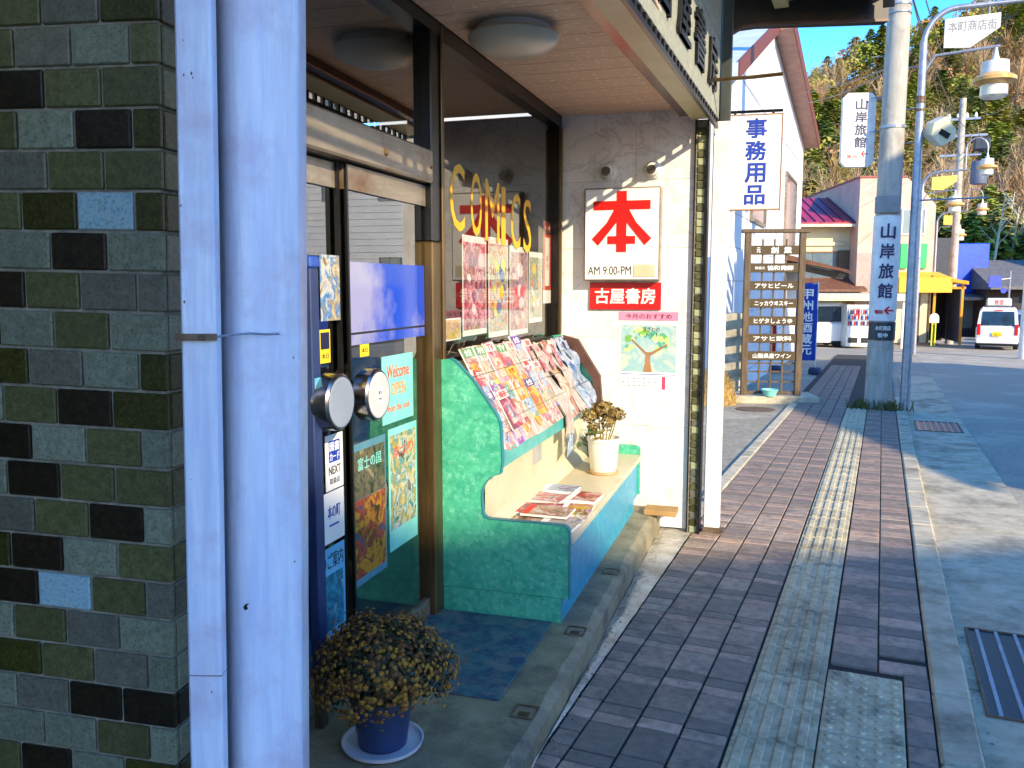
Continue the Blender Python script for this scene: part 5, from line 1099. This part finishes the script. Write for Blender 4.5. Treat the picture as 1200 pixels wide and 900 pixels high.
# ------------------------------------------------------------------ houses across the street (they shade the pavement)
def house(label, name, corners, h, m, roof=None, flat=True):
    t = thing(name, label, 'house', (*corners[0], gz(corners[0][1])-.2), 0); c0 = corners[0]
    part('wall', MB().prism([(a-c0[0], b-c0[1]) for a, b in corners], 0, h, 'z'), m, t)
    cx_ = sum(a for a, b in corners)/len(corners)-c0[0]; cy_ = sum(b for a, b in corners)/len(corners)-c0[1]
    part('parapet', MB().prism([((a-c0[0]-cx_)*1.015+cx_, (b-c0[1]-cy_)*1.015+cy_) for a, b in corners], h, h+.18, 'z'), pm('parapet_grey', 'A8A49C', '98948C', rough=.7), t)
    return t
M_side = pm('pale_siding', 'D8D8D0', 'CCCCC4', rough=.6, scale=1)
h1 = house('grey concrete building across the street behind the viewer', 'office_building', [(14.3, -9.95), (19.5, -6.8), (24, -17), (18, -20)], 10.2, pm('grey_block', 'B0ACA4', 'A09C94', rough=.7, scale=1))
part('shade_tower', MB().prism([(-3.7, -1.6), (0, 0), (2.2, -4.6), (-1.5, -6.2)], 0, 12.4, 'z'), M_conc, h1)  # unseen tower, added to keep the column and post at left in shade
h2 = house('tall white sided building across the street beside the viewer', 'corner_building', [(9.0, 7.3), (18, 7.3), (18, 15.6), (9.0, 15.6)], 8.9, M_side)
t = thing('gable_cottage', 'lower gabled cottage standing against the tall white sided building', 'house', (9.8, 2.4, gz(2.4)-.1), 0)
part('wall', MB().prism([(0, 0), (9.2, 0), (9.2, 5.1), (4.6, 8.9), (0, 5.1)], 0, 4.7, 'y'), M_cw, t); part('roof', MB().prism([(-.4, 4.8), (4.6, 8.95), (9.6, 4.8), (9.6, 4.95), (4.6, 9.1), (-.4, 4.95)], -.2, 4.75, 'y'), pm('grey_roof_tiles', ''), t)
h3 = house('tall white sided block farther down the far side of the street', 'apartment_block', [(12, 50), (28, 50), (28, 60), (12, 60)], 17, M_side)
for k_ in range(40): part('siding_line', MB().box(0, 16, -.02, 0, .5+k_*.4, .52+k_*.4), pm('joint_grey', ''), h3)
for k_ in range(4):
    for j in range(3): win(h3, 2+k_*3.6, 3.4+k_*3.6, 0, 3+j*5, 4.6+j*5)
part('blue_ground_floor', MB().box(0, 16, -.05, -.021, .0, 2.9), pm('blue_shutters', '2048B0', '1A3C98', rough=.5), h3)

# ------------------------------------------------------------------ wooded hill
def hillz(a, D):
    """height over the lateral distance a and the forward distance D from the street corner"""
    u = max(0, (D-58)/115); up = min(u, 1.0); h = 43*(up*.72+.28*up*up)+(min(max(a, 30), 130)-62)*.40*up
    h += (D-173)*.05 if D > 173 else 0
    return -1.6+h+2.2*sin(a*.05+1)*up+1.3*sin(a*.13+D*.06)*up
def cam2w(a, D): return (a*cos(TH)-D*sin(TH), a*sin(TH)+D*cos(TH))
m = MB(); NA, ND = 70, 34
for i in range(NA+1):
    for j in range(ND+1):
        a = -170+i*7.0; D = 57+j*7.0; x, y = cam2w(a, D); m.v.append((x, y, hillz(a, D)+random.uniform(-.3, .3)))
for i in range(NA):
    for j in range(ND): m.f.append((i*(ND+1)+j, (i+1)*(ND+1)+j, (i+1)*(ND+1)+j+1, i*(ND+1)+j+1)); m.m.append(0)
struct('hill', m, pm('hill_litter', '9A7448', '7A5A34', rough=.95, scale=.12, dirt='6C6A30', dscale=.2), smooth=True)
q = random.Random(31)
def conifer():
    m = []; h = 1.0
    for i in range(330):
        z = q.uniform(.08, 1)**.9; r_ = .23*(1-z)**.75+.015; a = q.uniform(0, 6.28); rr_ = r_*q.uniform(.35, 1.08); L_ = .045*q.uniform(.7, 1.4); p = Vector((rr_*cos(a), rr_*sin(a), z)); d_ = Vector((cos(a), sin(a), -.45)).normalized()*L_; s_ = Vector((-sin(a), cos(a), q.uniform(-.4, .4)))*L_*.55
        m.append((p-d_*.5-s_*.4, p-d_*.2+s_, p+d_, p-s_))
    m += [(Vector((-.012, 0, 0)), Vector((.012, 0, 0)), Vector((.004, 0, .9)), Vector((-.004, 0, .9)))]
    return m
def broad(n, sp_=.36):
    m = []
    for i in range(n):
        v = Vector((q.gauss(0, 1), q.gauss(0, 1), q.gauss(0, 1))).normalized(); f = q.uniform(.3, 1)**.5; p = Vector((v.x*sp_*f, v.y*sp_*f, .62+v.z*.36*f)); d_ = Vector((q.gauss(0, 1), q.gauss(0, 1), q.gauss(0, 1))).normalized()*.045; s_ = d_.orthogonal().normalized()*.03
        m.append((p-d_, p+s_, p+d_, p-s_))
    return m
def bare():
    m = []
    for k_ in range(60):
        a = q.uniform(0, 6.28); z0_ = q.uniform(.2, .75); z1_ = min(1, z0_+q.uniform(.15, .4)); r1 = q.uniform(.06, .26); p = Vector((0, 0, z0_)); e = Vector((r1*cos(a), r1*sin(a), z1_)); s_ = Vector((-sin(a), cos(a), 0))*.006; m.append((p-s_, p+s_, e+s_*.4, e-s_*.4))
        for t_ in range(2): e2 = e+Vector((q.gauss(0, .07), q.gauss(0, .07), q.uniform(.0, .12))); m.append((e-s_*.5, e+s_*.5, e2+s_*.3, e2-s_*.3))
    for dx, dy in ((.012, 0), (0, .012)): m.append((Vector((-dx, -dy, 0)), Vector((dx, dy, 0)), Vector((dx*.3, dy*.3, .95)), Vector((-dx*.3, -dy*.3, .95))))
    return m
protos = [conifer() for _ in range(4)]+[broad(150) for _ in range(2)]+[bare() for _ in range(3)]+[broad(110, .4) for _ in range(2)]
FM = [pm('conifer_green', 'A0A83A', '74862C', rough=.85, scale=.5), pm('conifer_dark', '70842E', '506824', rough=.85, scale=.5), pm('autumn_brown', 'B08A58', '8E6C40', rough=.9, scale=.4), pm('pale_twigs', 'BFA684', '9C8260', rough=.9, scale=.5), pm('olive_crown', 'A8A248', '8A8436', rough=.85, scale=.5)]
wood = MB()
def plant(mbx, x, y, z, h, wsc, pi_, mi):
    a = q.uniform(0, 6.28); ca, sa = cos(a)*h*wsc, sin(a)*h*wsc; mbx.mi = mi; o_ = len(mbx.v); pr = protos[pi_]
    for f in pr:
        for p in f: mbx.v.append((x+p.x*ca-p.y*sa, y+p.x*sa+p.y*ca, z+p.z*h))
    mbx.f += [(o_+4*k, o_+4*k+1, o_+4*k+2, o_+4*k+3) for k in range(len(pr))]; mbx.m += [mi]*len(pr)
cnt = 0
from mathutils import noise as mn
while cnt < 1700:
    D = q.uniform(62, 190); a = q.uniform(.12*D, .74*D) if q.random() < .8 else q.uniform(-.6*D, 1.1*D)
    x, y = cam2w(a, D); z = hillz(a, D)-.4; v = mn.noise(Vector((x*.035, y*.035, 3.3)))+q.uniform(-.22, .22); hh = q.uniform(5, 9.5)
    if v > -.01 and (D < 160 or q.random() < .3): plant(wood, x, y, z, hh*.95, q.uniform(1.2, 1.8), q.randrange(4), q.choice([0, 0, 0, 4, 1]))
    elif v > -.13: plant(wood, x, y, z, hh*.8, q.uniform(.9, 1.2), 4+q.randrange(2), q.choice([0, 4, 4, 2]))
    elif v > -.24: plant(wood, x, y, z, hh*.75, 1.1, 6+q.randrange(3), 3); 
    else: plant(wood, x, y, z, hh*.6, 1.3, 9+q.randrange(2), 2)
    if v < .02 and q.random() < .7: plant(wood, x+q.uniform(-3, 3), y+q.uniform(-3, 3), z, hh*.9, 1.2, 6+q.randrange(3), q.choice([2, 3]))
    cnt += 1
o = ob('hillside_wood', wood.mesh(FM)); o['kind'] = 'stuff'; tag(o, 'mixed wood of green conifers and brown bare trees covering the hill', 'wood')
# bare pale trunks that stand apart at the foot of the hill
pos = [(1160, 'leftmost pale bare tree right of the blue sheeting'), (1170, 'slim pale bare tree above the blue road sign'), (1180, 'leaning pale bare tree above the roadside shop'), (1190, 'tallest pale bare tree near the right edge'), (1150, 'short pale bare tree just above the blue sheeting')]
for k_, (px, lab) in enumerate(pos):
    D = 60+q.uniform(0, 6); b = at(px, 330, D); zz = b.z-.5; hh = q.uniform(5.5, 7.5)
    t = thing('bare_tree', lab, 'tree', (b.x, b.y, zz), 0, 'pale bare trees at the foot of the hill'); lean = q.uniform(.02, .16)
    part('trunk', MB().tube([(0, 0, 0), (lean*hh*.4, 0, hh*.4), (lean*hh, .1, hh)], .1, 7, rs=[.12, .09, .03]), pm('pale_bark', 'D8CCB0', 'BCAE90', rough=.8), t)
    for j in range(12):
        z_ = hh*q.uniform(.35, .9); a = q.uniform(0, 6.28); L_ = q.uniform(.6, 1.5); x_ = lean*z_
        part('limb', MB().tube([(x_, 0, z_), (x_+L_*.5*cos(a), L_*.5*sin(a), z_+L_*.5), (x_+L_*cos(a), L_*sin(a), z_+L_*1.1)], .02, 4, rs=[.03, .02, .008]), pm('pale_bark', ''), t)

# ------------------------------------------------------------------ overhead wires
def wire(a, b, sag, r_, label, grp='overhead wires'):
    a, b = Vector(a), Vector(b); pts = [a.lerp(b, i/14)+Vector((0, 0, -sag*4*(i/14)*(1-i/14))) for i in range(15)]
    m = MB().tube([p-a for p in pts], r_, 5); tag(ob('overhead_wire', m.mesh(M_black), None, a), label, 'wire', grp)
P1 = Vector((-.01, 14.5, 6.0)); P2 = Vector((2.75, 42.0, 8.0))
wire(at(945, 108, 20), at(1040, 80, 13.3), .05, .010, 'pale wire running left from the utility pole above the hill, upper of two')
wire(at(945, 120, 20), at(1040, 84, 13.3), .08, .010, 'wire running left from the utility pole, lower of two')
wire(P1+Vector((.1, 0, .8)), P2+Vector((0, 0, 1.7)), .5, .012, 'thick wire from the near pole to the transformer pole')
wire(P1+Vector((.1, 0, .2)), P2+Vector((.5, 0, .2)), .7, .010, 'thin wire from the near pole to the transformer pole')
wire(at(1062, -30, 13), at(1130, 190, 42), .4, .012, 'wire dropping steeply beside the near pole')
wire(at(1195, 110, 13.5), P2+Vector((.8, 0, .9)), .2, .012, 'wire passing behind the nearest lantern')
wire(at(1230, 290, 20), P2+Vector((.6, 0, .2)), .5, .012, 'wire slanting up from the right edge to the transformer')
wire(at(1150, -40, 16), at(1156, 160, 42), .2, .012, 'straight wire high over the road on the right')

# fallen leaves and grit caught along the kerb and the shop step
q = random.Random(40); m = MB()
for i in range(420):
    k = q.random()
    if k < .4: x, y, z = q.gauss(.43, .02), q.uniform(2.8, 14), 0; z = gz(y)-.038
    elif k < .7: y = q.uniform(2.2, 6.3); x = G(.80+abs(q.gauss(0, .02)), y-3.56).x; z = gz(y)+.014
    else: x, y = q.uniform(-1.1, .25), q.uniform(2.6, 12); z = gz(y)+.007
    r_ = q.uniform(.003, .011); a = q.uniform(0, 6.28); t_ = q.uniform(-.004, .004); m.mi = q.randrange(2)
    m.quad((x+r_*cos(a), y+r_*sin(a), z+t_), (x+.5*r_*cos(a+1.6), y+.5*r_*sin(a+1.6), z), (x-r_*cos(a), y-r_*sin(a), z+abs(t_)), (x+.5*r_*cos(a-1.6), y+.5*r_*sin(a-1.6), z+.001))
o = ob('fallen_leaves', m.mesh([pm('dead_leaf', '8A6A38', '5E4424', rough=.9), pm('grit', '4A443A', '383228', rough=.95)])); o['kind'] = 'stuff'; tag(o, 'scattered dead leaves and grit along the kerb and the shop step', 'fallen leaves')
